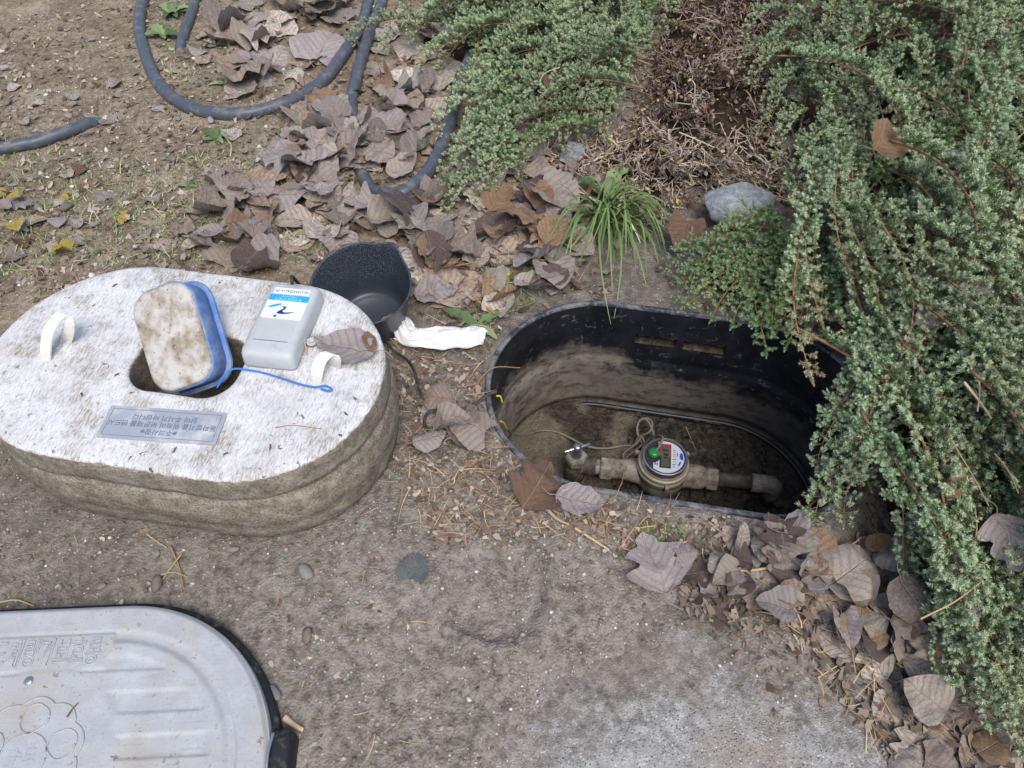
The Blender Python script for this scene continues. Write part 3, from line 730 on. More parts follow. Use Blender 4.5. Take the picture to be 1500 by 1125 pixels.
m = MB(); m.loft([z3(rrect(A, B, .034, 10), -.0055), z3(rrect(A + .002, B + .002, .035, 10), -.007), z3(rrect(A + .001, B + .001, .034, 10), -.02), z3(rrect(A - .003, B - .003, .033, 10), -D + .004), z3(rrect(A - .010, B - .010, .03, 10), -D)], True, True, True)
obj('shell', m.build('shell'), M['blue'], blk)
m = MB(); m.loft([z3(rrect(A + .000, B + .000, .034, 10), -D + .010), z3(rrect(A + .010, B + .010, .038, 10), -D + .008), z3(rrect(A + .011, B + .011, .038, 10), -D + .004), z3(rrect(A - .004, B - .004, .034, 10), -D + .002)], True, True, True)
obj('flange', flatten_sharp(m.build('flange')), M['blue'], blk)

# ------------------------------------------------------------------ white transmitter with stickers
b0, b1, b2 = G(357, 537, FO_Z), G(434, 545, FO_Z), G(464, 438, FO_Z)
tw = np.linalg.norm((b1 - b0)[:2]); tlen = np.linalg.norm((b2 - b1)[:2]); tyaw = math.atan2((b1 - b0)[1], (b1 - b0)[0])
up_ = np.array([-math.sin(tyaw), math.cos(tyaw)]); tlen = float(np.dot((b2 - b1)[:2], up_)) ; tc = b0[:2] + (b1 - b0)[:2] / 2 + up_ * tlen / 2
tx = empty('radio_transmitter', (*tc, FO_Z + 0.002), tyaw)
tag(tx, 'pale grey plastic transmitter box with blue and white sticker, lying on the foam block', 'transmitter')
TH = 0.030; W2, H2 = tw, tlen
m = MB(); m.loft([z3(rrect(W2, H2, .008, 6), 0), z3(rrect(W2 + .001, H2 + .001, .008, 6), .004), z3(rrect(W2 - .001, H2 - .001, .009, 6), TH - .008), z3(rrect(W2 - .005, H2 - .005, .010, 6), TH - .0025), z3(rrect(W2 - .013, H2 - .013, .009, 6), TH), z3(rrect(W2 - .030, H2 - .030, .006, 6), TH + .0003), z3(rrect(W2 - .060, H2 - .060, .003, 6), TH + .0004)], True, True, True)
obj('case', m.build('case'), M['abs'], tx)
m = MB()
for k, (cy, hh_) in enumerate(((-0.030, 0.028), (-0.048, 0.006))):
    m.loft([z3(rrect(W2 - .026 - .002 * k, hh_, .003, 4) + (0, cy), TH + .0002), z3(rrect(W2 - .027 - .002 * k, hh_ - .001, .003, 4) + (0, cy), TH + .0010 + .0005 * k)], True, False, True)
obj('raised_panel', m.build('raised_panel', smooth=False), M['abs'], tx)
m = MB(); y1, y0 = H2 * 0.5 - .012, H2 * 0.5 - .020
stk = obj('serial_sticker', MB().box((0, H2 / 2 - .0205, TH + .0006), (W2 * .70, .0125, .0008)).build('serial_sticker', smooth=False), M['paper'], tx)
text('serial_number', 'NL2103320421A (P)', .0072, M['black_print'], stk, (0, H2 / 2 - .0205, TH + .0011), PI, 0.88)
cy = H2 / 2 - .0535; sw, sh = W2 * .78, .049
m = MB(); m.loft([z3(rrect(sw, sh, .003, 5), TH + .0002), z3(rrect(sw, sh, .003, 5), TH + .0010)], True, True, True)
st2 = obj('logo_sticker', m.build('logo_sticker', smooth=False), M['paper'], tx, (0, cy, 0))
m = MB(); m.loft([z3(rrect(sw, .0125, .0025, 5) + (0, sh / 2 - .00625), TH + .0011), z3(rrect(sw, .0125, .0025, 5) + (0, sh / 2 - .00625), TH + .0013)], True, True, True)
obj('sticker_band', m.build('sticker_band', smooth=False), M['sky_blue'], st2)
text('band_lettering', '원격검침 단말기', .0062, M['pale_print'], st2, (0, sh / 2 - .0088, TH + .0014), PI, 1.0)
text('band_lettering', '디지털 수도미터', .0036, M['pale_print'], st2, (0, sh / 2 - .0030, TH + .0014), PI, 1.0)
def shape(name, pts, mat, parent, z, hgt=.0003):
    p = np.array(pts, float); m_ = MB(); m_.loft([z3(p, z), z3(p, z + hgt)], True, True, True); return obj(name, m_.build(name, smooth=False), mat, parent)
t = np.linspace(0, 2 * PI, 26, endpoint=False)
sc_ = sw / 52.0
def lg(u, v): return (np.array(u) - 26) * sc_, (-np.array(v)) * sc_ + sh / 2
# logo traced in sticker units (52 wide), seen as it lies
ex, ey = lg(12.5 + 8.2 * np.cos(t) * 0.95 - 2.4 * np.sin(t), 19.5 + 3.1 * np.sin(t) - 2.6 * np.cos(t))
shape('logo_oval', np.c_[ex, ey], M['sky_blue'], st2, TH + .0011)
sp = [(22, 20.5), (26.5, 20), (28, 22), (26, 26), (24.5, 29), (28, 30.3), (34, 29.5), (41, 27.5), (34, 31.5), (26, 33.2), (20, 33), (18, 31.5), (21, 27.5), (24.5, 24), (24.8, 22), (22, 21.3)]
ux, uy = lg([p[0] for p in sp], [p[1] for p in sp]); shape('logo_swoosh', np.c_[ux, uy][::-1], M['navy'], st2, TH + .0011)
ex, ey = lg(18 + 2.3 * np.cos(t), 37.3 + 2.2 * np.sin(t)); shape('logo_dot', np.c_[ex, ey], M['green_dot'], st2, TH + .0011)
m = MB(); m.lathe([(.0085, 0), (.0085, .0025), (.0076, .0032), (.0036, .0032), (.0034, .0015)], 20, True, True)
obj('screw_lug', m.build('screw_lug'), M['abs'], tx, (W2 / 2 + .008, -H2 * .13, .003))
m = MB(); m.tube(spline([(-.012, H2 / 2 - .004, .018), (-.014, H2 / 2 + .012, .016), (-.022, H2 / 2 + .03, .010), (-.030, H2 / 2 + .05, -.010), (-.028, H2 / 2 + .07, -.06)], 20), .0028, 8)
obj('antenna_cable', m.build('antenna_cable'), M['wire'], tx)

# blue cord from the small plug to the strap
P = [G(318, 568, .158), G(328, 552, .172), G(340, 541, .178), G(358, 541, .172), G(385, 546, .168), G(412, 554, .169), G(440, 563, .169), G(462, 567, .170), G(476, 565, .172), G(486, 570, .169), G(482, 573, .168), G(470, 570, .168)]
m = MB(); m.tube(spline(P, 80), .0016, 7); tag(obj('blue_cord', m.build('blue_cord'), M['string']), 'blue cord running from the small plug to the strap loop beside the leaf', 'cord')

# ------------------------------------------------------------------ the grey box lid in front
LD_C, LD_YAW, LD_L, LD_W, LD_Z = np.array([-0.635, 0.170]), 0.047, 0.70, 0.441, 0.045
lid = empty('pit_cover', (*LD_C, 0.0), LD_YAW)
tag(lid, 'pale grey ribbed plastic cover with embossed writing, lying flat on the soil in front', 'cover')
def ll(px, py): return np.array(to_local(*G(px, py, LD_Z)[:2], LD_C, LD_YAW))
EM = ll(32, 1112)
rr = LD_W / 2; hx = LD_L / 2 - rr
tt = np.linspace(0, PI / 2, 40)[1:]
cx_ = np.r_[(-hx - rr * np.cos(np.linspace(0.03, PI / 2, 60))), np.linspace(-hx, hx, 130)[1:-1], (hx + rr * np.cos(np.linspace(PI / 2, 0.03, 110)))]
wd = np.sqrt(np.maximum(rr ** 2 - np.maximum(np.abs(cx_) - hx, 0) ** 2, 1e-9)) - 0.002
vv_ = np.linspace(-1, 1, 190)
GX = np.repeat(cx_[:, None], len(vv_), 1); GY = wd[:, None] * vv_[None, :]
dd = -stad_sdf(GX, GY, LD_L, LD_W)
zz = LD_Z - 0.006 * (1 - sstep(0, 0.008, dd)) - 0.0035 * sstep(0.036, 0.041, dd) + 0.0045 * sstep(0.046, 0.056, dd)
per = 0.052; ph_ = ((GY - (ll(150, 985)[1])) / per) % 1.0
band = sstep(0.0, 0.045, ph_) * (1 - sstep(0.50, 0.545, ph_))
ext = sstep(0.066, 0.074, dd)
zz = zz - 0.0024 * band * ext
er = np.hypot(GX - EM[0], GY - EM[1]); fe = sstep(0.112, 0.102, er); zz = zz * (1 - fe) + (LD_Z + 0.0015) * fe
tcn = ll(72, 957); tb = sstep(0.0245, 0.0215, np.abs(GY - tcn[1])) * sstep(0.150, 0.146, np.abs(GX - (tcn[0] - .07))); zz = zz * (1 - tb) + (LD_Z + 0.0008) * tb
LV = np.c_[GX.ravel(), GY.ravel(), zz.ravel()]; n2 = len(vv_)
i3 = (np.arange(len(cx_) - 1)[:, None] * n2 + np.arange(n2 - 1)[None, :]).ravel()
obj('panel', mesh('panel', LV, np.c_[i3, i3 + n2, i3 + n2 + 1, i3 + 1]), M['lid'], lid)
m = MB(); m.loft([z3(stad_loop(LD_L + 2 * d, LD_W + 2 * d, na=60), z) for d, z in ((-.004, LD_Z - .0062), (-.001, LD_Z - .008), (0.0, LD_Z - .012), (0.0, LD_Z - .022))])
obj('edge_band', m.build('edge_band'), M['lid'], lid)
m = MB(); m.loft([z3(stad_loop(LD_L + 2 * d, LD_W + 2 * d, na=60), z) for d, z in ((-.002, LD_Z - .021), (.007, LD_Z - .021), (.009, LD_Z - .024), (.009, .002), (.004, -.004))])
obj('black_skirt', m.build('black_skirt'), M['rubber'], lid)
# latch at the end of the lid
lc = ll(402, 1106)
m = MB(); m.loft([np.array([(lc[0] + .004 + x, lc[1] + y, z) for x, y in rrect(.026 * k, .062 * k, .008 * k, 5)]) for k, z in ((1.0, .004), (1.04, .02), (1.0, .036), (.8, .042), (.5, .043))], True, True, True)
lt = obj('latch', m.build('latch'), M['rubber'], lid)
m = MB(); m.tube(spline([(lc[0] - .006, lc[1] + .026, .041), (lc[0] - .0085, lc[1], .0435), (lc[0] - .006, lc[1] - .03, .041)], 14), .0022, 8)
obj('latch_wire', m.build('latch_wire'), M['chrome'], lt)
# embossed writing: eight letters, drawn as outlines on a raised strip
def outline_text(body_, size, parent, loc, sx, r=0.0009):
    cu = bpy.data.curves.new('lettering', 'FONT'); cu.body = body_; cu.size = size; cu.align_x = 'RIGHT'; cu.align_y = 'CENTER'; cu.space_character = 1.18
    cu.fill_mode = 'NONE'; cu.bevel_depth = r; cu.bevel_resolution = 1; cu.offset = 0.0008
    tmp = bpy.data.objects.new('lettering_tmp', cu); COL.objects.link(tmp); bpy.context.view_layer.update()
    me_ = bpy.data.meshes.new_from_object(tmp.evaluated_get(bpy.context.evaluated_depsgraph_get())); bpy.data.objects.remove(tmp)
    o = obj('lettering', me_, M['lid'], parent, loc); o.scale = (sx, 1, 1); return o
te = ll(147, 956)
outline_text('수도계량기보호통', 0.037, lid, (te[0], te[1], LD_Z + .0010), 0.53, .0012)
em = MB()
def ring(c, rad, n=40, lob=0, amp=0.0, z=LD_Z + .0018, r=.0013, a0=0.0):
    a = np.linspace(0, 2 * PI, n + 1); q = rad * (1 + amp * np.abs(np.sin(lob * a / 2 + a0)))
    em.tube(np.c_[c[0] + q * np.cos(a), c[1] + q * np.sin(a), np.full(n + 1, z)], r, 6)
ring(EM, .028); ring(EM, .063, 120, 10, .10, r=.0016); 
for k in range(5):
    a = PI / 2 + k * 2 * PI / 5; c = EM + np.array([math.cos(a), math.sin(a)]) * .045; ring(c, .0155, 40, 3, .12, a0=a)
obj('emblem', em.build('emblem'), M['lid'], lid)
text('emblem_lettering', '수도', 0.020, M['lid'], lid, (EM[0], EM[1] + .002, LD_Z + .0014), 0, 0.9, .0008)
m = MB(); m.lathe([(.006, 0), (.0055, .002), (.003, .003), (.0005, .0032)], 18); p = ll(43, 998); obj('rivet', m.build('rivet'), M['chrome'], lid, (p[0], p[1], LD_Z + .0005))

# ------------------------------------------------------------------ bucket, cloth
bk_c = G(527, 416, 0.112)
ax = norm(np.array([-0.03, -0.20, 1.0]))       # it leans towards the foam block
q = Vector((0, 0, 1)).rotation_difference(Vector(ax)); BH = 0.118
base = bk_c - ax * BH
bk = empty('bucket', base); bk.rotation_mode = 'QUATERNION'; bk.rotation_quaternion = q
tag(bk, 'small black plastic bucket with a pouring lip, beaded with dew, leaning behind the foam block', 'bucket')
tt = np.linspace(0, 2 * PI, 72, endpoint=False)
def bloop(r, z, lip=0.0):
    k = np.exp(-((np.angle(np.exp(1j * (tt - 0.95)))) / 0.22) ** 2); rad = r * (1 + 0.10 * lip * k) * (1 + 0.012 * np.cos(2 * tt + 1))
    return np.c_[rad * np.cos(tt), rad * np.sin(tt), z + 0.010 * lip * k - 0.004 * lip * np.cos(2 * tt)]
m = MB(); m.loft([bloop(.058, 0), bloop(.066, .02), bloop(.076, .07), bloop(.0845, .110, .8), bloop(.0875, .113, 1), bloop(.0885, .117, 1), bloop(.0870, .1185, 1), bloop(.0845, .116, 1), bloop(.0835, .110, .8), bloop(.074, .07), bloop(.064, .022), bloop(.058, .010), bloop(.052, .006), bloop(.048, .0065), bloop(.046, .005), bloop(.01, .005)], True, True, True)
obj('shell', m.build('shell'), M['bucket'], bk)
# crumpled rag
P = spline(GP([(588, 470, .02), (598, 492, .02), (625, 497, .022), (655, 496, .022), (682, 497, .018), (700, 492, .014), (712, 497, .010)]), 54)
W_ = np.interp(np.linspace(0, 1, len(P)), [0, .1, .25, .5, .8, 1], [.030, .048, .062, .056, .072, .040]); m = MB(); loops = []; nn = 22
T = np.gradient(P, axis=0); T /= np.linalg.norm(T, axis=1)[:, None]
for k in range(len(P)):
    s_ = norm(np.cross(T[k], (0, 0, 1))); v = np.linspace(-.5, .5, nn)
    q_ = P[k] + s_ * (v * W_[k] * (0.8 + 0.3 * vnoise(k / 9., 0, 2)))[:, None]
    hgt = .011 * (vnoise(v * 7 + k / 26., k / 6. + v * 2, 5) + .3) + .007 * vnoise(v * 15, k / 3.2, 6) + .011 * np.cos(v * PI)
    q_[:, 2] += hgt; loops.append(q_)
m.loft(loops, False)
rg = obj('white_rag', m.build('white_rag'), M['cloth']); md = rg.modifiers.new('s', 'SOLIDIFY'); md.thickness = .0014
tag(rg, 'crumpled white rag lying on the leaves between bucket and pit', 'rag')
m = MB(); P = spline(GP([(580, 492, .016), (572, 478, .024), (581, 470, .03), (592, 480, .024), (588, 497, .012), (577, 499, .012)]), 30)
T = np.gradient(P, axis=0); T /= np.linalg.norm(T, axis=1)[:, None]; loops = []
for k in range(len(P)):
    v = np.linspace(-.5, .5, 7); s_ = norm(np.cross(T[k], (0, 1, .4))); loops.append(P[k] + s_ * (v * (.016 + .008 * math.sin(k * .5)))[:, None] + np.array([0, 0, 1]) * (.004 * np.sin(v * 9 + k))[:, None])
m.loft(loops, False); kn = obj('knot', m.build('knot'), M['cloth'], rg); md = kn.modifiers.new('s', 'SOLIDIFY'); md.thickness = .0012

# ------------------------------------------------------------------ water meter and pipework
MC = G(975, 668, -0.200); PZ = -0.262
pv, pe = G(841, 700, PZ), G(1128, 730, PZ); MYAW = math.atan2(pe[1] - pv[1], pe[0] - pv[0])
met = empty('water_meter', (MC[0], MC[1], -0.31), MYAW)
tag(met, 'grey cast water meter with a digital dial and green seal, standing in the pit', 'water meter')
def mz(z): return z + 0.31
m = MB(); m.lathe([(.020, mz(-.312)), (.030, mz(-.306)), (.042, mz(-.292)), (.0475, mz(-.272)), (.0485, mz(-.256)), (.0485, mz(-.247)), (.046, mz(-.244)), (.046, mz(-.236))], 48, True, False)
m.tube([(-.030, 0, mz(PZ)), (-.055, 0, mz(PZ)), (-.075, 0, mz(PZ)), (-.098, 0, mz(PZ))], [.030, .024, .0205, .0205], 28)
m.tube([(.030, 0, mz(PZ)), (.050, 0, mz(PZ)), (.066, 0, mz(PZ)), (.080, 0, mz(PZ)), (.090, 0, mz(PZ))], [.028, .0235, .0255, .0235, .018], 28)
obj('body', flatten_sharp(m.build('body'), 50), M['casting'], met)
m = MB(); m.lathe([(.0470, mz(-.2475)), (.0500, mz(-.2465)), (.0500, mz(-.2410)), (.0470, mz(-.2400))], 48); obj('seal_band', flatten_sharp(m.build('seal_band')), M['dark_casting'], met)
m = MB(); m.lathe([(.0455, mz(-.2400)), (.0505, mz(-.2385)), (.0510, mz(-.2320)), (.0485, mz(-.2300)), (.0480, mz(-.2270)), (.0495, mz(-.2255)), (.0490, mz(-.2205)), (.0450, mz(-.2195)), (.0440, mz(-.215))], 48); obj('clamp_ring', flatten_sharp(m.build('clamp_ring'), 50), M['ring_metal'], met)
m = MB()
for a in (0.55, 2.75, -1.45): m.box((.0525 * math.cos(a), .0525 * math.sin(a), mz(-.229)), (.012, .007, .007), a)
obj('clamp_lug', flatten_sharp(m.build('clamp_lug')), M['casting'], met)
m = MB(); m.lathe([(.0435, mz(-.222)), (.0435, mz(-.203)), (.0428, mz(-.2005)), (.0410, mz(-.2000)), (.0395, mz(-.2015)), (.0390, mz(-.2040))], 48, True, True)
obj('register_housing', flatten_sharp(m.build('register_housing'), 50), M['chrome'], met)
m = MB(); m.lathe([(.0388, mz(-.2036)), (.0388, mz(-.2034))], 48); dial = obj('dial', m.build('dial', smooth=False), M['face_dark'], met)
rz_ = -MYAW + math.radians(-7)
def dl_(pts):   # dial drawing units: radius 1, seen from above with +y away from the viewer
    p = np.array(pts, float) * .0388; c, s = math.cos(rz_), math.sin(rz_); return np.c_[p[:, 0] * c - p[:, 1] * s, p[:, 0] * s + p[:, 1] * c]
a = np.linspace(-2.25, 1.95, 60); arc = [(0.93 * math.cos(t), 0.93 * math.sin(t)) for t in a]
white = arc + [(-.34, .62), (-.22, .25), (-.22, -.1), (-.36, -.30), (-.60, -.42)]
shape('dial_print', dl_(white), M['face_white'], dial, mz(-.2033), .0002)
shape('lcd_frame', dl_([(-.30, -.66), (.26, -.66), (.30, .74), (-.26, .74)]), M['face_dark'], dial, mz(-.2030), .0004)
shape('lcd_frame', dl_([(-.285, .0), (.285, .0), (.30, .76), (-.265, .76)]), M['red'], dial, mz(-.2030), .0008)
shape('lcd', dl_([(-.20, -.58), (.18, -.58), (.21, .60), (-.17, .60)]), M['lcd'], dial, mz(-.2028), .0010)
m = MB()
for k, (x0, y0, w, h) in enumerate([(-.06, .38, .16, .10), (.08, .38, .10, .10), (.03, .12, .20, .13), (.02, -.06, .15, .10)]):
    p = dl_([(x0 - w / 2, y0 - h / 2), (x0 + w / 2, y0 - h / 2), (x0 + w / 2, y0 + h / 2), (x0 - w / 2, y0 + h / 2)]); m.loft([z3(p, mz(-.2018)), z3(p, mz(-.2016))], True, True, True)
obj('lcd_digits', m.build('lcd_digits', smooth=False), M['lcd_dark'], dial)
shape('blue_mark', dl_([(.74, -.08), (.88, -.1), (.88, .22), (.76, .34), (.70, .12)]), M['print_blue'], dial, mz(-.2031), .0003)
shape('blue_mark', dl_([(.60, -.50), (.70, -.42), (.78, -.20), (.70, -.22), (.64, -.36)]), M['print_blue'], dial, mz(-.2031), .0003)
m = MB()
for (x0, y0, w, h) in [(.45, .45, .10, .04), (.45, .33, .14, .03), (.46, .18, .16, .03), (.46, .06, .14, .03), (.44, -.10, .16, .05), (.44, -.24, .14, .03), (.42, -.40, .16, .05), (.40, -.54, .12, .03), (.60, .20, .05, .20), (-.50, -.44, .08, .16), (-.40, -.46, .06, .18)]:
    p = dl_([(x0 - w / 2, y0 - h / 2), (x0 + w / 2, y0 - h / 2), (x0 + w / 2, y0 + h / 2), (x0 - w / 2, y0 + h / 2)]); m.loft([z3(p, mz(-.2031)), z3(p, mz(-.2029))], True, True, True)
obj('small_print', m.build('small_print', smooth=False), M['print_grey'], dial)
gp = dl_([(-.58, .12)])[0]
m = MB(); m.lathe([(.0115, mz(-.2035)), (.0118, mz(-.199)), (.0105, mz(-.1955)), (.0075, mz(-.1935)), (.003, mz(-.193))], 24); obj('green_seal', m.build('green_seal'), M['green_cap'], met, (gp[0], gp[1], 0))
# shut-off valve with T handle, and its short pipe to the meter
vx = np.array([-np.linalg.norm((pv - MC)[:2]), 0, 0])
def ml(p): return np.array(to_local(p[0], p[1], MC[:2], MYAW))
vp = ml(pv)
val = empty('shutoff_valve', (*to_world(vp[0], 0, MC[:2], MYAW), PZ - 0.03), MYAW)
tag(val, 'dusty shut-off valve with a hexagon cap and steel T handle, beside the water meter', 'valve')
def hexl(r, n=6): return np.array([(r * math.cos(k * PI / 3 + .2), r * math.sin(k * PI / 3 + .2)) for k in range(n)])
m = MB(); m.lathe([(.014, -.02), (.021, -.008), (.0225, .010), (.022, .030), (.019, .040), (.019, .047)], 32)
m.tube([(.010, 0, .03), (.022, 0, .03), (.036, 0, .03), (.040, 0, .03)], [.019, .0175, .0215, .018], 24)
obj('body', flatten_sharp(m.build('body'), 45), M['dark_casting'], val)
m = MB(); m.loft([z3(hexl(.0225), .045), z3(hexl(.0232), .048), z3(hexl(.0232), .060), z3(hexl(.0205), .064), z3(hexl(.010), .0645)], True, True, True); obj('hex_bonnet', m.build('hex_bonnet', smooth=False), M['casting'], val)
m = MB(); m.lathe([(.0115, .064), (.0112, .070), (.0088, .074), (.0085, .090), (.0078, .096), (.0035, .0972)], 24); obj('stem', m.build('stem'), M['chrome'], val)
m = MB(); a = math.radians(20) - MYAW; d = np.array([math.cos(a), math.sin(a), 0]); m.tube([-d * .0275 + (0, 0, .0885), -d * .026 + (0, 0, .0885), d * .026 + (0, 0, .0885), d * .0275 + (0, 0, .0885)], [.0026, .0034, .0034, .0026], 12); obj('handle', m.build('handle'), M['chrome'], val)
L1 = -vp[0] - .098 - .018
m = MB(); m.tube([(.038, 0, .03), (.046, 0, .03), (L1 + .004, 0, .03)], [.017, .0155, .0155], 24); obj('pipe', m.build('pipe'), M['casting'], val)
m = MB(); hx_ = [np.c_[np.full(6, x), hexl(r)[:, 0], hexl(r)[:, 1] + .03] for x, r in ((L1 - .004, .0225), (L1 - .002, .0245), (L1 + .018, .0245), (L1 + .020, .0225))]; m.loft(hx_, True, True, True)
obj('union_nut', m.build('union_nut', smooth=False), M['casting'], val)
m = MB(); m.tube(spline([(.012, -.010, .050), (.014, -.022, .046), (.008, -.027, .030), (.002, -.026, .010)], 14), .0009, 5); obj('seal_wire', m.build('seal_wire'), M['cable'], val)
ep = ml(pe)
out = empty('outlet_pipe', (*to_world(.088, 0, MC[:2], MYAW), PZ - 0.03), MYAW)
tag(out, 'muddy outlet pipe with hexagon nut and elbow leaving the far side of the water meter', 'pipe')
L2 = ep[0] - .088; m = MB(); hx_ = [np.c_[np.full(6, x), hexl(r)[:, 0], hexl(r)[:, 1] + .03] for x, r in ((.000, .0215), (.002, .0235), (.020, .0235), (.022, .0215))]; m.loft(hx_, True, True, True)
obj('union_nut', m.build('union_nut', smooth=False), M['casting'], out)
m = MB(); m.tube([(.018, 0, .03), (L2 - .030, 0, .03)], .0145, 24); obj('pipe', m.build('pipe'), M['dark_casting'], out)
m = MB(); m.tube([(L2 - .034, 0, .03), (L2 - .032, 0, .03), (L2 - .010, 0, .03), (L2 + .004, 0, .029), (L2 + .012, 0, .022), (L2 + .014, 0, .008), (L2 + .014, 0, -.03)], [.017, .0185, .0185, .0185, .018, .0175, .0175], 24); obj('elbow', m.build('elbow'), M['casting'], out)

# ------------------------------------------------------------------ cables
m = MB()
P = [G(742, 628, -.11), G(752, 635, -.17), G(770, 637, -.22), G(790, 631, -.262), G(812, 632, -.274), G(836, 642, -.276), G(858, 653, -.285), G(885, 657, -.288), G(912, 653, -.288), G(928, 652, -.285), G(936, 640, -.27), G(952, 632, -.25), G(955, 618, -.245), G(944, 613, -.25), G(934, 622, -.262), G(936, 640, -.27), G(946, 652, -.272), G(958, 640, -.255), G(949, 617, -.244), G(938, 615, -.25), G(933, 632, -.266), G(940, 650, -.276), G(930, 660, -.284), G(917, 672, -.286), G(924, 678, -.286), G(938, 672, -.282), G(944, 655, -.272), G(940, 640, -.262), G(932, 650, -.274), G(914, 664, -.284), G(916, 674, -.282), G(934, 672, -.276), G(945, 650, -.26), G(955, 641, -.235), G(965, 638, -.205), G(971, 641, -.192), G(967, 652, -.192), G(961, 660, -.193)]
m.tube(spline(P, 300), .0024, 7); cb = obj('meter_cable', m.build('meter_cable'), M['cable'])
tag(cb, 'thin dusty grey cable coiled beside the water meter and leading to its green seal', 'cable')
m = MB(); m.tube(spline(GP([(742, 628, -.11), (738, 620, -.085), (733, 617, -.07)]), 10), .0018, 6); obj('yellow_core', m.build('yellow_core'), M['yellow'], cb)
m = MB(); P = GP([(566, 505, .012), (578, 519, .012), (596, 532, .010), (606, 545, .010), (612, 565, .008), (622, 590, .008), (640, 603, .010), (652, 615, .013), (656, 630, .010), (648, 642, .009), (634, 640, .009), (623, 628, .010), (626, 612, .010), (640, 606, .015), (662, 607, .012), (685, 602, .012), (704, 592, .014), (716, 583, .018), (728, 579, .022)])
P = [q_ + np.array([0, 0, .010]) for q_ in P]
m.tube(spline(P, 130), .0026, 7); cb = obj('black_wire', m.build('black_wire'), M['wire'])
tag(cb, 'black wire looping over the litter from the foam block to the pit rim', 'wire')
m = MB(); m.tube(spline(GP([(727, 580, .022), (733, 581, .018), (736, 590, .002)]), 10), .0016, 6); obj('yellow_core', m.build('yellow_core'), M['yellow'], cb)

# ------------------------------------------------------------------ hoses on the ground behind
HOSES = []
def hose(name, pts, r, label, sink=0.3):
    P = np.array([G(p[0], p[1], r) for p in pts]); P = spline(P, 110); off = np.interp(np.linspace(0, 1, len(P)), np.linspace(0, 1, len(pts)), [p[2] if len(p) > 2 else 0 for p in pts])
    P[:, 2] = terrain(P[:, 0], P[:, 1]) * 0.5 + r * (1 - sink) + off
    HOSES.append(P[P[:, 2] > .004][:, :2]); m_ = MB(); m_.tube(P, r, 16); return tag(obj(name, m_.build(name), M['hose']), label, 'hose', 'hoses on the yard soil')
hose('water_hose', [(552, -60), (540, 0), (528, 40), (500, 90, .01), (470, 120), (430, 145), (385, 160), (340, 166), (295, 160), (258, 145), (228, 115), (210, 70), (204, 30), (212, -20), (230, -70)], .0155, 'dark grey hose lying in a wide loop behind the bucket')
hose('water_hose', [(-80, 228), (0, 214), (45, 204), (90, 190), (125, 174, -.006), (150, 160, -.03)], .0140, 'dark grey hose end coming out of the soil at the frame edge')
hose('water_hose', [(258, 70, -.03), (262, 60, -.008), (270, 42), (280, 15), (290, -20), (300, -60)], .0135, 'short black hose end standing out of the soil beside the leafy weed')
hose('water_hose', [(572, -60), (560, 0), (545, 40, .004), (530, 90, .008), (520, 125, .004), (514, 150, -.004), (518, 200, -.02), (530, 250, -.01), (545, 278), (566, 292, .016), (590, 294, .020), (612, 281, .020), (636, 250, .022), (655, 205, .022), (670, 150, .024), (690, 90, .02)], .0150, 'dark grey hose curling through the leaf drift under the juniper')

# ------------------------------------------------------------------ rocks, pebbles, grit
def rock_mesh(name, seed, sub=3, flat=0.6, rough=0.35):
    bm = bmesh.new(); bmesh.ops.create_icosphere(bm, subdivisions=sub, radius=1.0); rs = np.random.default_rng(seed)
    pl = [(norm(rs.normal(size=3)), rs.uniform(.45, .85)) for _ in range(12)]
    for v in bm.verts:
        p = np.array(v.co)
        for n, d in pl:
            e = np.dot(p, n) - d
            if e > 0: p = p - n * e * 0.97
        p = p * (1 + rough * 0.35 * float(fbm(p[0] * 1.3 + seed, p[1] * 1.3 + p[2], .9, seed, 3))); p[2] *= flat; v.co = p
    me_ = bpy.data.meshes.new(name); bm.to_mesh(me_); bm.free()
    for p in me_.polygons: p.use_smooth = True
    return me_
def rock(name, px, py, size, mat, label, seed, flat=.6, z=0.0, rz=0.0, cat='rock'):
    p = G(px, py, z); o = obj(name, rock_mesh(name, seed, 4, flat), mat, None, (p[0], p[1], terrain(p[0], p[1]) + z * .2 + size[2]), (0, 0, rz)); o.scale = size
    return tag(o, label, cat)
rock('boulder', 1078, 322, (.085, .068, .048), M['rock_grey'], 'grey boulder half hidden between the dry shrub and the dark green juniper', 3, .8, 0, .4)
rock('stone', 601, 222, (.048, .046, .020), M['rock_moss'], 'lichen-grey flat stone among the dead leaves inside the hose curl', 8, .7, 0, .9)
rock('stone', 805, 372, (.060, .045, .010), M['rock_moss'], 'flat earth-coloured stone under the grass tuft', 12, .6, 0, .2)
rock('stone', 838, 232, (.05, .03, .012), M['rock_grey'], 'low grey stone at the edge of the dry shrub above the dandelion leaf', 14, .6, 0, 1.2)
rock('stone', 759, 400, (.013, .013, .012), M['rock_moss'], 'small round green-grey stone beside the yellow-green weed', 15, .9)
peb = [rock_mesh('pebble', 20 + k, 2, .65) for k in range(5)]
def pebble(px, py, s, label, k, cat='pebble', group=None):
    p = G(px, py); o = obj('pebble', peb[k % 5], M['pebble'], None, (p[0], p[1], terrain(p[0], p[1]) + s * .35), (0, 0, k * 1.3)); o.scale = (s, s * .75, s * .7); return tag(o, label, cat, group)
pebble(231, 857, .015, 'grey pebble beside dry twigs, above the grey lid', 1)
pebble(450, 840, .016, 'elongated pale pebble on bare soil below the foam block', 2)
pebble(344, 806, .011, 'tan pebble close in front of the foam block', 0)
pebble(178, 812, .007, 'small white pebble pair in front of the foam block corner', 3)
pebble(232, 812, .007, 'small pale pebble between foam block and grey lid', 4)
pebble(150, 862, .008, 'small bluish pebble near the edge of the grey lid', 3)
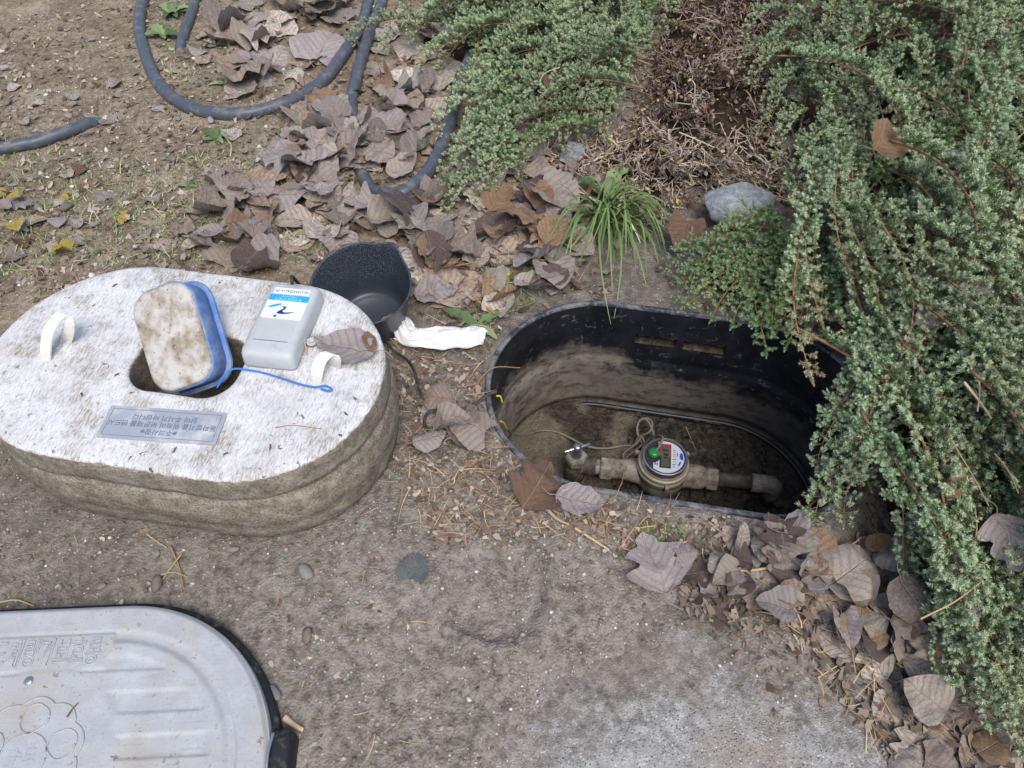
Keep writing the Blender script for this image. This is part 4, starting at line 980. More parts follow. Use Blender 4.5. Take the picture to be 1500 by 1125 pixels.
pebble(452, 934, .013, 'half-buried pale stone beside the lid end', 1)
pebble(404, 1018, .014, 'pale stone chip against the lid end', 2)
for k, (px, py) in enumerate([(20, 270), (12, 150), (55, 300), (240, 235), (262, 175), (10, 105), (282, 170), (350, 240), (95, 305), (30, 330), (140, 330), (310, 180)]):
    pebble(px, py, float(RNG.uniform(.010, .020)), 'small pale stone scattered on the yard soil behind the foam block', k, 'pebble', 'pale stones on the yard soil')

ico = bmesh.new(); bmesh.ops.create_icosphere(ico, subdivisions=1, radius=1.0)
IV = np.array([v.co[:] for v in ico.verts]); IFc = np.array([[v.index for v in f.verts] for f in ico.faces]); ico.free()
def scatter_px(poly, n, rng):
    P = np.array(poly, float); lo, hi = P.min(0), P.max(0); out = []
    while len(out) < n:
        q_ = rng.uniform(lo, hi, (n * 2, 2)); q_ = q_[in_poly(q_[:, 0], q_[:, 1], poly)]; out += q_.tolist()
    return np.array(out[:n])
def free_of_things(W):
    fx, fy = to_local(W[:, 0], W[:, 1], FO_C, FO_YAW); px_, py_ = to_local(W[:, 0], W[:, 1], PIT_C, PIT_YAW); lx, ly = to_local(W[:, 0], W[:, 1], LD_C, LD_YAW)
    return (stad_sdf(fx, fy, FO_L, FO_W) > .006) & (stad_sdf(px_, py_, PIT_L, PIT_W) > .003) & (stad_sdf(lx, ly, LD_L, LD_W) > .012) & (np.hypot(W[:, 0] - base[0], W[:, 1] - base[1]) > .075)
def grit(name, poly, n, smin, smax, tones, label, seed, pw=3.6):
    rng = np.random.default_rng(seed); q_ = scatter_px(poly, n, rng); W = np.array([G(*p) for p in q_]); W = W[free_of_things(W)]; n = len(W)
    s = smin * (smax / smin) ** (rng.random(n) ** pw); a = rng.random(n) * 6.3; jit = 1 + .35 * rng.normal(size=(n, 12, 3)).clip(-1, 1)
    L_ = IV[None] * jit * s[:, None, None] * np.array([1, .8, .6]); c, s_ = np.cos(a)[:, None], np.sin(a)[:, None]
    x = L_[..., 0] * c - L_[..., 1] * s_; y = L_[..., 0] * s_ + L_[..., 1] * c
    z = L_[..., 2] + (terrain(W[:, 0], W[:, 1]) + s * .25)[:, None]
    V_ = np.stack([x + W[:, 0:1], y + W[:, 1:2], z], -1).reshape(-1, 3); F_ = (IFc[None] + (np.arange(n) * 12)[:, None, None]).reshape(-1, 3)
    tn = np.repeat(rng.choice(tones, n) + rng.normal(size=n) * .05, 12)
    return tag(obj(name, mesh(name, V_, F_, tone=tn.clip(0, 1)), M['grit']), label, 'gravel', kind='stuff')
ALL = [(-60, -60), (1560, -60), (1560, 1200), (-60, 1200)]
grit('gravel', [(-60, 660), (640, 560), (760, 700), (980, 800), (1000, 960), (640, 1150), (-60, 1150)], 5200, .0008, .0046, [.15, .2, .25, .3, .3, .35, .4, .4, .45, .5, .55, .65, .9], 'loose grit on the bare soil in front', 31)
grit('gravel', [(-60, -60), (600, -60), (480, 400), (-60, 460)], 5600, .0014, .0080, [.1, .2, .3, .35, .45, .55, .7, .95], 'loose gravel on the yard soil behind the foam block', 32)
grit('gravel', [(620, 1180), (760, 1000), (900, 900), (1300, 950), (1440, 1180)], 1500, .0009, .0030, [.1, .3, .6, .95], 'fine grit on the worn concrete', 33)
grit('gravel', [(560, 500), (760, 480), (720, 600), (830, 720), (1200, 780), (1100, 880), (700, 800), (580, 700)], 1800, .0012, .0050, [.1, .3, .5, .7], 'crumbs of soil and grit around the pit rim', 34)

# ------------------------------------------------------------------ thin litter: twigs, straw, crumbs, short grass
def strips(name, base, dirs, length, width, tone, mat, bend=0.25, seg=3, curl_up=0.0, rng=RNG):
    """many narrow tapered blades in one mesh"""
    n = len(base); t = np.linspace(0, 1, seg + 1); side = np.cross(dirs, np.array([0, 0, 1.0])); side /= np.linalg.norm(side, axis=1)[:, None] + 1e-9
    bd = rng.normal(size=n) * bend; V_ = []
    for k in t:
        c = base + dirs * (length * k)[:, None] + side * (length * bd * k * k)[:, None]; c[:, 2] += curl_up * length * (k - k * k * 1.4)
        w = side * (width * (1 - .85 * k ** 2))[:, None] * .5; up = np.array([0, 0, 1.0]) * (width * .3 * (1 - k))[:, None]
        V_ += [c - w, c + up, c + w]
    V_ = np.stack(V_, 1); m_ = 3 * (seg + 1); f = []
    for k in range(seg):
        a = 3 * k; f += [(a, a + 1, a + 4, a + 3), (a + 1, a + 2, a + 5, a + 4)]
    F_ = (np.array(f)[None] + (np.arange(n) * m_)[:, None, None]).reshape(-1, 4)
    return mesh(name, V_.reshape(-1, 3), F_, tone=np.repeat(tone, m_))
def litter(name, poly, n, lmin, lmax, w, mat, label, cat, tones, seed, lift=.003, up=.08, flt=True, curl=0.0):
    rng = np.random.default_rng(seed); q_ = scatter_px(poly, n, rng); W = np.array([G(*p) for p in q_])
    if flt: W = W[free_of_things(W)]
    n = len(W); W[:, 2] = terrain(W[:, 0], W[:, 1]) + lift * rng.random(n); a = rng.random(n) * 6.3
    d = np.c_[np.cos(a), np.sin(a), up * rng.random(n)]; L_ = rng.uniform(lmin, lmax, n) * rng.uniform(.5, 1, n)
    return tag(obj(name, strips(name, W, d, L_, np.full(n, w) * rng.uniform(.6, 1.3, n), rng.uniform(*tones, n), mat, rng=rng, curl_up=curl), mat), label, cat, kind='stuff')
MIDGAP = [(570, 490), (740, 470), (705, 560), (720, 640), (830, 730), (1180, 790), (1080, 860), (800, 790), (640, 800), (580, 700)]
litter('dry_straw', MIDGAP, 420, .02, .075, .0016, M['straw'], 'short straws and pine needles littering the strip around the pit', 'straw', (.1, 1), 41, .010)
litter('dry_straw', [(-40, -40), (1000, -40), (900, 420), (600, 480), (-40, 440)], 620, .02, .07, .0016, M['straw'], 'thin straws among the leaves behind the foam block', 'straw', (.2, 1), 42, .012)
litter('dry_straw', [(1000, 790), (1500, 800), (1500, 1125), (1280, 1125), (1150, 950)], 380, .02, .07, .0016, M['straw'], 'straws and pine needles on the litter before the junipers', 'straw', (.1, 1), 43, .016)
litter('dry_straw', [(-40, 640), (640, 700), (700, 1125), (-40, 1125)], 150, .012, .045, .0012, M['straw'], 'few thin rootlets on the bare soil in front', 'straw', (.1, .9), 44, .004)
litter('short_grass', [(-40, 180), (160, 240), (440, 200), (480, 380), (200, 385), (-40, 420)], 2600, .008, .026, .0020, M['grass'], 'sparse short grass on the yard soil behind the foam block', 'grass', (.2, 1), 45, .002, 1.2, True)
litter('short_grass', [(190, -40), (460, -40), (420, 150), (240, 120)], 900, .008, .026, .0022, M['grass'], 'thin short grass inside the hose loop', 'grass', (.1, .9), 46, .002, 1.2)
litter('short_grass', [(690, 380), (840, 400), (760, 460), (700, 470)], 260, .008, .022, .0024, M['grass'], 'mossy short grass left of the pit rim', 'grass', (.3, .8), 47, .002, 1.2)
litter('short_grass', [(940, 760), (1010, 775), (1000, 800), (930, 785)], 160, .006, .014, .0020, M['grass'], 'little green moss tuft in front of the pit rim', 'grass', (.1, .6), 48, .002, 1.2)
def crumbs(name, poly, n, smin, smax, label, seed, lift=.006, tones=(0, 1)):
    rng = np.random.default_rng(seed); q_ = scatter_px(poly, n, rng); W = np.array([G(*p) for p in q_]); W = W[free_of_things(W)]; n = len(W)
    k = 9; a = np.sort(rng.random((n, k)) * 1.0 + np.arange(k) , 1) / k * 6.283; r = rng.uniform(smin, smax, (n, 1)) * rng.uniform(.25, 1.0, (n, k))
    x = r * np.cos(a); y = r * np.sin(a) * rng.uniform(.3, .9, (n, 1)); t1, t2 = rng.normal(size=(2, n, 1)) * .35; cv = rng.normal(size=(n, 1)) * 18
    z = x * t1 + y * t2 + cv * x * x; b = rng.random((n, 1)) * 6.3; X_ = x * np.cos(b) - y * np.sin(b); Y_ = x * np.sin(b) + y * np.cos(b)
    z0 = terrain(W[:, 0], W[:, 1])[:, None] + np.maximum(-z.min(1, keepdims=True), 0) * .8 + lift * rng.random((n, 1)) ** 2 + .001
    V_ = np.stack([np.c_[np.zeros((n, 1)), X_] + W[:, 0:1], np.c_[np.zeros((n, 1)), Y_] + W[:, 1:2], np.c_[np.zeros((n, 1)), z] + z0], -1).reshape(-1, 3)
    f = np.array([(0, 1 + i, 1 + (i + 1) % k) for i in range(k)]); F_ = (f[None] + (np.arange(n) * (k + 1))[:, None, None]).reshape(-1, 3)
    return tag(obj(name, mesh(name, V_, F_, tone=np.repeat(rng.uniform(*tones, n), k + 1), smooth=False), M['crumb']), label, 'leaf litter', kind='stuff')
crumbs('leaf_crumbs', MIDGAP, 1500, .002, .010, 'broken leaf crumbs around the pit rim', 51)
crumbs('leaf_crumbs', [(370, -40), (760, -40), (900, 440), (560, 500), (440, 360), (360, 150)], 1500, .005, .020, 'broken leaf scraps under the drift behind the bucket', 52, .010, (0, .7))
crumbs('leaf_crumbs', [(960, 780), (1540, 790), (1540, 1150), (1330, 1150), (1180, 960), (1000, 900)], 1500, .003, .014, 'broken leaf scraps before the junipers', 53, .010, (0, .75))
crumbs('leaf_crumbs', [(-40, 30), (380, -40), (460, 380), (-40, 440)], 2600, .003, .013, 'small leaf scraps on the yard soil', 54, .005)
crumbs('leaf_crumbs', [(-40, 690), (700, 720), (800, 1125), (-40, 1125)], 260, .002, .007, 'few leaf crumbs on the bare soil', 55, .002)
crumbs('leaf_crumbs', [(940, 830), (1110, 860), (1260, 980), (1420, 1150), (1180, 1150), (1100, 980), (960, 900)], 260, .002, .009, 'scattered leaf crumbs on the concrete edge', 57, .003, (0, .6))
crumbs('leaf_crumbs', [(760, 60), (1540, -60), (1540, 800), (1250, 760), (980, 420), (800, 300)], 1200, .006, .020, 'brown leaf scraps on the soil beneath the shrubs', 56, .010, (0, .5))

# ------------------------------------------------------------------ fallen leaves, each its own object
def leaf_mesh(name, kind, seed, curl=0.3, fold=0.2, wr=0.05):
    rs = np.random.default_rng(seed); nu, nv = 20, 11; s = np.linspace(0, 1, nu); v = np.linspace(-1, 1, nv)
    if kind == 'ovate': w = .40 * np.sin(PI * s ** .72) ** .75 * (1 + .05 * ((s * 13) % 1.0))
    elif kind == 'heart': w = .50 * np.sin(PI * (s * .93 + .07) ** .62) ** .7 * (1 + .05 * ((s * 15) % 1.0))
    elif kind == 'narrow': w = .24 * np.sin(PI * s ** .85) ** .8 * (1 + .05 * ((s * 12) % 1.0))
    else: w = np.interp(s, [0, .05, .18, .30, .40, .52, .62, .74, .86, 1], [.02, .22, .50, .42, .20, .40, .32, .15, .15, 0]) * (1 + .08 * ((s * 17) % 1.0))
    w[-1] = .004; w[0] = max(w[0], .01); S, Vv = np.meshgrid(s, v, indexing='ij'); x = S - .5; y = w[:, None] * Vv
    if kind == 'heart': x = x - .16 * np.abs(Vv) ** 1.5 * (1 - S) ** 2
    if kind == 'lobed': x = x + .16 * np.abs(y) ** 1.1 * 1.6
    y = y * (1 + .10 * rs.normal() + .10 * fbm(S * 4 + seed, np.sign(Vv) * 3, .6, seed, 3)) + .05 * fbm(S * 2, Vv, .7, seed, 2); yy = y
    z = fold * np.abs(y) * .8 + curl * (y * y) * 2.0 + rs.normal() * .35 * curl * x * x * 2 + wr * 2.0 * fbm(x * 2.2 + seed, y * 2.2, .55, seed, 3)
    z += rs.normal() * .5 * curl * np.maximum(x - .1, 0) ** 2 * 3 + rs.normal() * .6 * curl * x * y
    if abs(curl) > .5:     # rolled margin
        a = y * curl * 2.2; y2 = np.sin(a) / (curl * 2.2); z = z * .5 + (1 - np.cos(a)) / (abs(curl) * 2.2) * np.sign(curl); y = y2
    m_ = MB(); V_ = np.stack([x, y, z], -1).reshape(-1, 3); f = [(i * nv + j, (i + 1) * nv + j, (i + 1) * nv + j + 1, i * nv + j + 1) for i in range(nu - 1) for j in range(nv - 1)]
    m_.add(V_, f); uv = np.c_[S.ravel(), yy.ravel()]
    b = V_[nv // 2]; P = spline([b + (.02, 0, 0), b + (-.12, .03 * rs.normal(), .03), b + (-.30, .09 * rs.normal(), .02 + .05 * rs.random())], 8)
    k0 = m_.n; m_.tube(P, np.linspace(.010, .006, len(P)), 5); uv = np.vstack([uv, np.tile([[0.3, 0.0]], (m_.n - k0, 1))])
    return mesh(name, np.vstack(m_.V), m_.F, uv=uv)
LT = []
for k, (kd, cu, fo, wr) in enumerate([('ovate', .2, .1, .05), ('ovate', .5, .2, .08), ('ovate', -.4, .1, .08), ('heart', .2, .1, .06), ('heart', .45, .05, .10), ('heart', -.35, .0, .08), ('lobed', .2, .1, .07), ('lobed', .5, .1, .10), ('lobed', -.3, .05, .09), ('ovate', .9, .2, .08), ('heart', .8, .1, .1), ('narrow', .5, .3, .08), ('ovate', -.8, .1, .1), ('ovate', .1, .5, .06), ('heart', .3, .4, .08), ('narrow', -.6, .1, .1), ('ovate', .3, .15, .12), ('heart', -.2, .2, .12)]):
    LT.append((kd, cu, leaf_mesh('fallen_leaf', kd, 100 + k, cu, fo, wr)))
LMESH = {}
for key in ('leaf', 'leaf_warm', 'leaf_dark', 'leaf_mauve', 'leaf_rust', 'leaf_yellow', 'leaf_slate'):
    for k, (kd, cu, me_) in enumerate(LT):
        c = me_.copy(); c.materials.append(M[key]); LMESH[(key, k)] = c
LVERT = []
for kd, cu, me_ in LT:
    a = np.zeros(len(me_.vertices) * 3, np.float32); me_.vertices.foreach_get('co', a); LVERT.append(a.reshape(-1, 3))
CELL = 0.012; PILE = {}
MARKS = [('the bucket', 525, 420), ('the lichen-grey stone', 601, 222), ('the curled hose under the juniper', 575, 285), ('the wide hose loop', 400, 150), ('the top end of the hoses', 545, 20), ('the back edge of the foam block', 330, 380), ('the grass tuft', 860, 340), ('the yellow-green weed', 730, 425), ('the white rag', 650, 485),
         ('the tips of the blue-green juniper', 690, 280), ('the middle of the leaf drift', 470, 260), ('the weed inside the hose loop', 335, 115), ('the short yard grass', 180, 290), ('the left pit rim', 690, 560), ('the black wire loop', 640, 620), ('the far front rim of the pit', 1150, 790), ('the long pale straw', 1190, 830), ('the hanging end of the silvery juniper', 1320, 830), ('the edge of the concrete', 1230, 950), ('the foot of the silvery juniper', 1370, 940), ('the near end of the juniper', 1430, 1060), ('the lobed mauve-grey leaf', 1000, 840)]
def name_leaf(o, k, x, y, L, key):
    ux, uy = Pj(x, y, .01); place = min(MARKS, key=lambda m_: (m_[1] - ux) ** 2 + (m_[2] - uy) ** 2)[0]
    kd, cu = LT[k][0], LT[k][1]; h = o['shade']
    col = {'leaf_mauve': 'mauve-grey', 'leaf_warm': 'tan', 'leaf_dark': 'blackish', 'leaf_rust': 'rust-brown', 'leaf_yellow': 'yellow', 'leaf_slate': 'slate-blue'}.get(key) or \
        ['grey', 'dark brown', 'pale brown', 'purplish brown', 'warm brown', 'ash-grey', 'very dark', 'pale', 'mid-brown'][int(np.argmin(np.abs(np.array([0, .14, .28, .4, .52, .64, .76, .88, 1.0]) - h)))]
    size = 'large ' if L > .085 else ('small ' if L < .055 else ''); st = 'rolled-up ' if abs(cu) > .7 else ('curled ' if abs(cu) > .38 else 'flat ')
    tag(o, size + col + ' ' + st + {'ovate': 'oval', 'heart': 'heart-shaped', 'narrow': 'narrow', 'lobed': 'lobed'}[kd] + ' leaf near ' + place, 'leaf', 'leaves near ' + place)
def put_leaf(k, x, y, L, rz, tilt, tdir, key, label, group=None, ground=True, z=None, lift=0.0, name='fallen_leaf', cat='leaf'):
    Rm = Matrix.Rotation(tilt, 3, Vector((math.cos(tdir), math.sin(tdir), 0))) @ Matrix.Rotation(rz, 3, 'Z')
    P = LVERT[k] @ np.array(Rm).T * L; wx, wy = P[:, 0] + x, P[:, 1] + y
    if z is None:
        T_ = terrain(wx, wy); ci = np.floor(wx / CELL).astype(int); cj = np.floor(wy / CELL).astype(int)
        H_ = T_ + np.array([PILE.get((a, b), 0.0) for a, b in zip(ci, cj)])
        need = np.sort(H_ - P[:, 2]); z = float(need[int(len(need) * .90)]) + .0012 + lift
        top = np.maximum(z + P[:, 2] - T_, 0)
        for a, b, h in zip(ci, cj, top):
            if h > PILE.get((a, b), 0) : PILE[(a, b)] = min(float(h), .030)
    o = bpy.data.objects.new(name, LMESH[(key, k)]); COL.objects.link(o)
    o.matrix_world = Matrix.Translation((float(x), float(y), float(z))) @ Rm.to_4x4() @ (Matrix.Scale(L, 4) if label else Matrix.Diagonal((L, L * (.78 + .42 * abs(math.sin(x * 331.7))), L * (.7 + .9 * abs(math.sin(y * 417.3))), 1.0)))
    o['shade'] = (round(abs(math.sin(x * 913.7 + y * 517.3)) * 97.0, 3)) % 1.0
    if label is None: name_leaf(o, k, x, y, L, key)
    else: tag(o, label, cat, group)
    return o
def drift(poly, n, smin, smax, label, group, seed, keys, tilt=.18, avoid=True):
    rng = np.random.default_rng(seed); q_ = scatter_px(poly, n * 3, rng); c = 0
    for p in q_:
        if c >= n: break
        w = G(*p)[None]
        if avoid:
            fx, fy = to_local(w[0, 0], w[0, 1], FO_C, FO_YAW); px_, py_ = to_local(w[0, 0], w[0, 1], PIT_C, PIT_YAW)
            if stad_sdf(fx, fy, FO_L, FO_W) < .035 or stad_sdf(px_, py_, PIT_L, PIT_W) < .03: continue
            if np.hypot(w[0, 0] - base[0], w[0, 1] - base[1] - .01) < .125: continue
        if min(np.min(np.hypot(h_p[:, 0] - w[0, 0], h_p[:, 1] - w[0, 1])) for h_p in HOSES) < .058: continue
        k = int(rng.integers(len(LT))); key = keys[int(rng.integers(len(keys)))]
        put_leaf(k, w[0, 0], w[0, 1], float(rng.uniform(smin, smax)), float(rng.random() * 6.3), float(rng.normal() * tilt), float(rng.random() * 6.3), key, None); c += 1
def under_layer(poly, n, smin, smax, label, seed):
    rng = np.random.default_rng(seed); q_ = scatter_px(poly, n * 2, rng); W = np.array([G(*p) for p in q_]); pq_ = to_local(W[:, 0], W[:, 1], PIT_C, PIT_YAW); W = W[free_of_things(W) & (stad_sdf(pq_[0], pq_[1], PIT_L, PIT_W) > .045) & (np.hypot(W[:, 0] - base[0], W[:, 1] - base[1]) > .125)][:n]; VV, UU, TT, FF = [], [], [], []; o0 = 0
    for w in W:
        if min(np.min(np.hypot(h_p[:, 0] - w[0], h_p[:, 1] - w[1])) for h_p in HOSES) < .036: continue
        k = int(rng.integers(len(LT))); me_ = LT[k][2]; L_ = float(rng.uniform(smin, smax))
        Rm = Matrix.Rotation(float(rng.normal() * .12), 3, Vector((math.cos(w[0] * 99), math.sin(w[0] * 99), 0))) @ Matrix.Rotation(float(rng.random() * 6.3), 3, 'Z'); P = LVERT[k] * np.array([1, 1, .6]) @ np.array(Rm).T * L_
        wx, wy = P[:, 0] + w[0], P[:, 1] + w[1]; T_ = terrain(wx, wy); need = np.sort(T_ - P[:, 2]); z = need[int(len(need) * .8)] + .001 + .006 * rng.random()
        VV.append(np.c_[wx, wy, P[:, 2] + z]); UU.append(LUV[k]); TT.append(np.full(len(P), rng.random())); FF += [tuple(i + o0 for i in f) for f in LFACE[k]]; o0 += len(P)
        for a, b, h in zip(np.floor(wx / CELL).astype(int), np.floor(wy / CELL).astype(int), P[:, 2] + z - T_):
            if h > PILE.get((a, b), 0): PILE[(a, b)] = min(float(h), .012)
    return tag(obj('leaf_litter', mesh('leaf_litter', np.vstack(VV), FF, uv=np.vstack(UU), tone=np.concatenate(TT)), M['leaf']), label, 'leaf litter', kind='stuff')
LFACE = [[tuple(p.vertices) for p in me_.polygons] for kd, cu, me_ in LT]; LUV = []
for kd, cu, me_ in LT:
    u_ = np.zeros((len(me_.vertices), 2)); lay = me_.uv_layers['uv'].data
    for lp in me_.loops: u_[lp.vertex_index] = lay[lp.index].uv
    LUV.append(u_)
under_layer([(390, -50), (590, -50), (700, 120), (860, 250), (860, 430), (720, 480), (600, 470), (470, 350), (330, 390), (380, 260), (420, 150)], 210, .05, .10, 'trodden bottom layer of dead leaves behind the bucket', 81)
under_layer([(1020, 800), (1210, 775), (1560, 790), (1560, 1180), (1360, 1150), (1240, 960), (1090, 880)], 90, .035, .066, 'trodden bottom layer of dead leaves before the junipers', 82)
under_layer([(230, 40), (380, -50), (440, 60), (340, 150), (260, 140)], 22, .04, .08, 'flattened dead leaves inside the hose loop', 83)
under_layer([(-40, 60), (240, 60), (380, 220), (330, 360), (-40, 420)], 40, .02, .05, 'small flattened dead leaves on the yard soil', 84)
K1 = ['leaf'] * 9 + ['leaf_mauve'] * 2 + ['leaf_warm', 'leaf_dark']
drift([(400, -50), (575, -50), (560, 120), (640, 150), (650, 300), (640, 400), (600, 360), (480, 330), (420, 250), (430, 170), (500, 100)], 92, .050, .096, 'dry grey-brown leaf in the drift between the hoses and the bucket', 'leaves in the drift behind the bucket', 61, K1, .32)
drift([(640, 240), (720, 270), (840, 250), (860, 330), (840, 440), (740, 470), (640, 470), (600, 420)], 36, .050, .095, 'dry brown leaf between the bucket and the grass tuft', 'leaves left of the grass tuft', 62, K1 + ['leaf_dark', 'leaf_dark', 'leaf_warm'], .25)
drift([(250, 360), (300, 300), (400, 230), (450, 330), (480, 390), (360, 395)], 22, .050, .090, 'faded leaf lying along the back edge of the foam block', 'leaves along the back of the foam block', 63, K1, .15)
drift([(250, 60), (390, -40), (440, 20), (400, 130), (300, 150)], 17, .055, .10, 'faded leaf lying inside the hose loop', 'leaves inside the hose loop', 64, K1, .12)
drift([(-40, 210), (60, 240), (240, 230), (380, 230), (300, 330), (0, 380)], 14, .025, .05, 'small brown leaf on the gravelly yard soil', 'small leaves on the yard soil', 65, ['leaf', 'leaf_rust', 'leaf_mauve'], .12)
drift([(-40, 250), (120, 290), (240, 290), (160, 370), (20, 390)], 8, .022, .04, 'small yellow leaf on the yard soil behind the foam block', 'small yellow leaves on the yard soil', 66, ['leaf_yellow'], .15)
drift([(1060, 800), (1200, 775), (1340, 790), (1400, 900), (1330, 960), (1200, 900), (1090, 850)], 34, .036, .066, 'grey-brown leaf in the litter between the pit rim and the juniper', 'leaves in front of the pit near the juniper', 67, K1, .25)
drift([(1190, 900), (1400, 900), (1480, 1060), (1480, 1150), (1330, 1140), (1290, 1000)], 20, .036, .064, 'weathered leaf at the edge of the concrete below the juniper', 'leaves at the concrete edge', 68, K1, .2)
drift([(580, 520), (690, 520), (690, 650), (640, 690), (600, 640)], 6, .040, .070, 'crushed pale leaf between the foam block and the pit', 'leaves between foam block and pit', 69, ['leaf', 'leaf_mauve', 'leaf'], .15)
drift([(990, 810), (1090, 830), (1180, 920), (1050, 890)], 12, .03, .05, 'flattened leaf remnant on the soil at the pit side of the concrete', 'leaf remnants before the pit', 70, ['leaf', 'leaf', 'leaf_dark', 'leaf_mauve'], .08)
def sp_leaf(k, px, py, L, deg, key, label, tilt=0.0, tdir=0.0, z=None, lift=.0):
    p = G(px, py, z if z is not None else .01); return put_leaf(k, p[0], p[1], L, math.radians(deg), tilt, tdir, key, label, z=z, lift=lift)
sp_leaf(6, 958, 822, .098, 105, 'leaf_mauve', 'large lobed mauve-grey leaf lying flat on the soil in front of the pit')
sp_leaf(7, 788, 716, .090, 60, 'leaf_rust', 'curled rust-brown leaf hanging over the front rim of the pit', .35, .4, lift=.006)
sp_leaf(0, 848, 742, .075, -12, 'leaf_mauve', 'flat grey leaf beside the rust-brown leaf on the front rim of the pit')
sp_leaf(0, 507, 508, .100, 165, 'leaf_mauve', 'brown-grey leaf lying on the foam block beside the strap loop', z=FO_Z + .006)
sp_leaf(11, 541, 499, .042, 110, 'leaf_warm', 'small curled tan leaf scrap on the rim of the foam block', z=FO_Z + .012)
sp_leaf(3, 477, 76, .125, 75, 'leaf_mauve', 'broad round mauve-grey leaf lying against the hose loop', .15, 1.0, lift=.004)
sp_leaf(0, 803, 422, .085, -150, 'leaf_dark', 'dark veined leaf lying beside the pit rim left of the grass tuft')
sp_leaf(6, 733, 303, .085, 60, 'leaf_warm', 'tan lobed leaf lying in front of the blue-green juniper', .2, 0)
sp_leaf(0, 722, 345, .105, 200, 'leaf_dark', 'large dark wrinkled leaf below the tan lobed leaf')
sp_leaf(0, 795, 346, .075, 25, 'leaf_warm', 'light tan leaf lying left of the grass tuft', .15, 1)
sp_leaf(15, 785, 306, .10, 175, 'leaf_dark', 'rolled dark leaf with tan edge above the light tan leaf')
sp_leaf(3, 607, 828, .040, 80, 'leaf_slate', 'small slate-blue leaf lying alone on the bare soil')
sp_leaf(16, 640, 432, .085, 10, 'leaf_mauve', 'dark flat leaf between the bucket and the white rag')
sp_leaf(0, 310, 505 - 155, .06, 190, 'leaf_mauve', 'small mauve leaf behind the foam block near the yellow leaves')
sp_leaf(16, 1175, 788, .070, 5, 'leaf_mauve', 'rounded grey leaf against the front rim of the pit at the juniper')
sp_leaf(2, 1240, 845, .095, 30, 'leaf', 'broad faded leaf crossed by a long straw before the juniper')
sp_leaf(2, 1318, 905, .075, -65, 'leaf', 'torn pale leaf standing up at the foot of the juniper', .5, .3, lift=.01)

# ------------------------------------------------------------------ single twigs and straws
def twig(pts, r, label, z=.004, mat='straw', tone=.5, cat='twig', name='twig', group=None):
    P = np.array([G(p[0], p[1], p[2] if len(p) > 2 else z) for p in pts])
    for q_ in P: q_[2] += float(terrain(q_[0], q_[1])) * .6
    S_ = spline(P, 24); m_ = MB(); m_.tube(S_, np.linspace(r, r * .55, len(S_)), 6); V_ = np.vstack(m_.V)
    return tag(obj(name, mesh(name, V_, m_.F, tone=np.full(len(V_), tone)), M[mat]), label, cat, group)
twig([(1072, 836), (1110, 834), (1160, 822), (1210, 812), (1250, 795), (1262, 785)], .0021, 'long pale bent straw across the leaves right of the lobed leaf', .028, tone=.8, cat='straw', name='straw')
twig([(842, 775), (865, 790), (892, 806)], .0024, 'pale broken stick lying in front of the pit rim', .008, tone=.9)
twig([(800, 745), (815, 760), (833, 770)], .003, 'short tan leaf stalk at the front rim of the pit', .008, tone=.75)
twig([(690, 575), (720, 541, .018), (762, 541, .03)], .0016, 'reddish pine needle sticking over the left rim of the pit', .010, tone=.35, cat='straw', name='straw')
twig([(700, 730), (712, 760), (730, 790), (746, 802)], .0014, 'thin curved brown straw on the soil below the pit', .005, tone=.3, cat='straw', name='straw')
twig([(712, 740), (740, 757), (790, 766)], .0013, 'thin brown straw pointing at the front rim of the pit', .006, tone=.3, cat='straw', name='straw')
twig([(250, 800), (262, 830), (268, 862)], .0014, 'dry twig standing across its neighbours near the grey pebble', .006, tone=.5)
twig([(235, 842), (255, 838), (275, 845)], .0012, 'fine grey twig lying level near the grey pebble', .006, tone=.7)
twig([(266, 812), (250, 832), (238, 848)], .0012, 'fine slanting grey twig near the grey pebble', .008, tone=.7)
twig([(215, 782), (232, 795), (245, 803)], .0012, 'thin tan straw just in front of the foam block', .005, tone=.8, cat='straw', name='straw')
twig([(0, 882), (25, 879), (50, 888)], .0014, 'thin pale straw along the edge of the grey lid', .005, tone=.8, cat='straw', name='straw')
twig([(418, 1052), (430, 1062), (445, 1070)], .005, 'pale wood splinter beside the latch of the grey lid', .006, tone=.95)
twig([(97, 1050, .05), (106, 1037, .05), (114, 1029, .05)], .0011, 'short black twig lying on the grey lid', .05, mat='twig', tone=0.0)
twig([(640, 395), (672, 390), (700, 385)], .0014, 'thin straw over the leaves right of the bucket', .02, tone=.6, cat='straw', name='straw')
twig([(680, 415), (700, 440), (725, 460)], .0045, 'curled brown stalk left of the pit rim', .012, tone=.45)
twig([(1005, 625, -.29), (1020, 660, -.287)], .001, 'thin pale straw on the wet soil inside the pit', -.29, tone=.6, cat='straw', name='straw')
twig([(455, 440, .172), (449, 465, .176), (446, 495, .182), (449, 517, .172)], .0014, 'tan straw lying against the transmitter on the foam block', .17, tone=.8, cat='straw', name='straw')
twig([(403, 625, .168), (430, 622, .168), (472, 627, .168)], .0010, 'thin rootlet on the foam block top near its front edge', .168, tone=.4, cat='straw', name='straw')
rngd = np.random.default_rng(88); bits = []
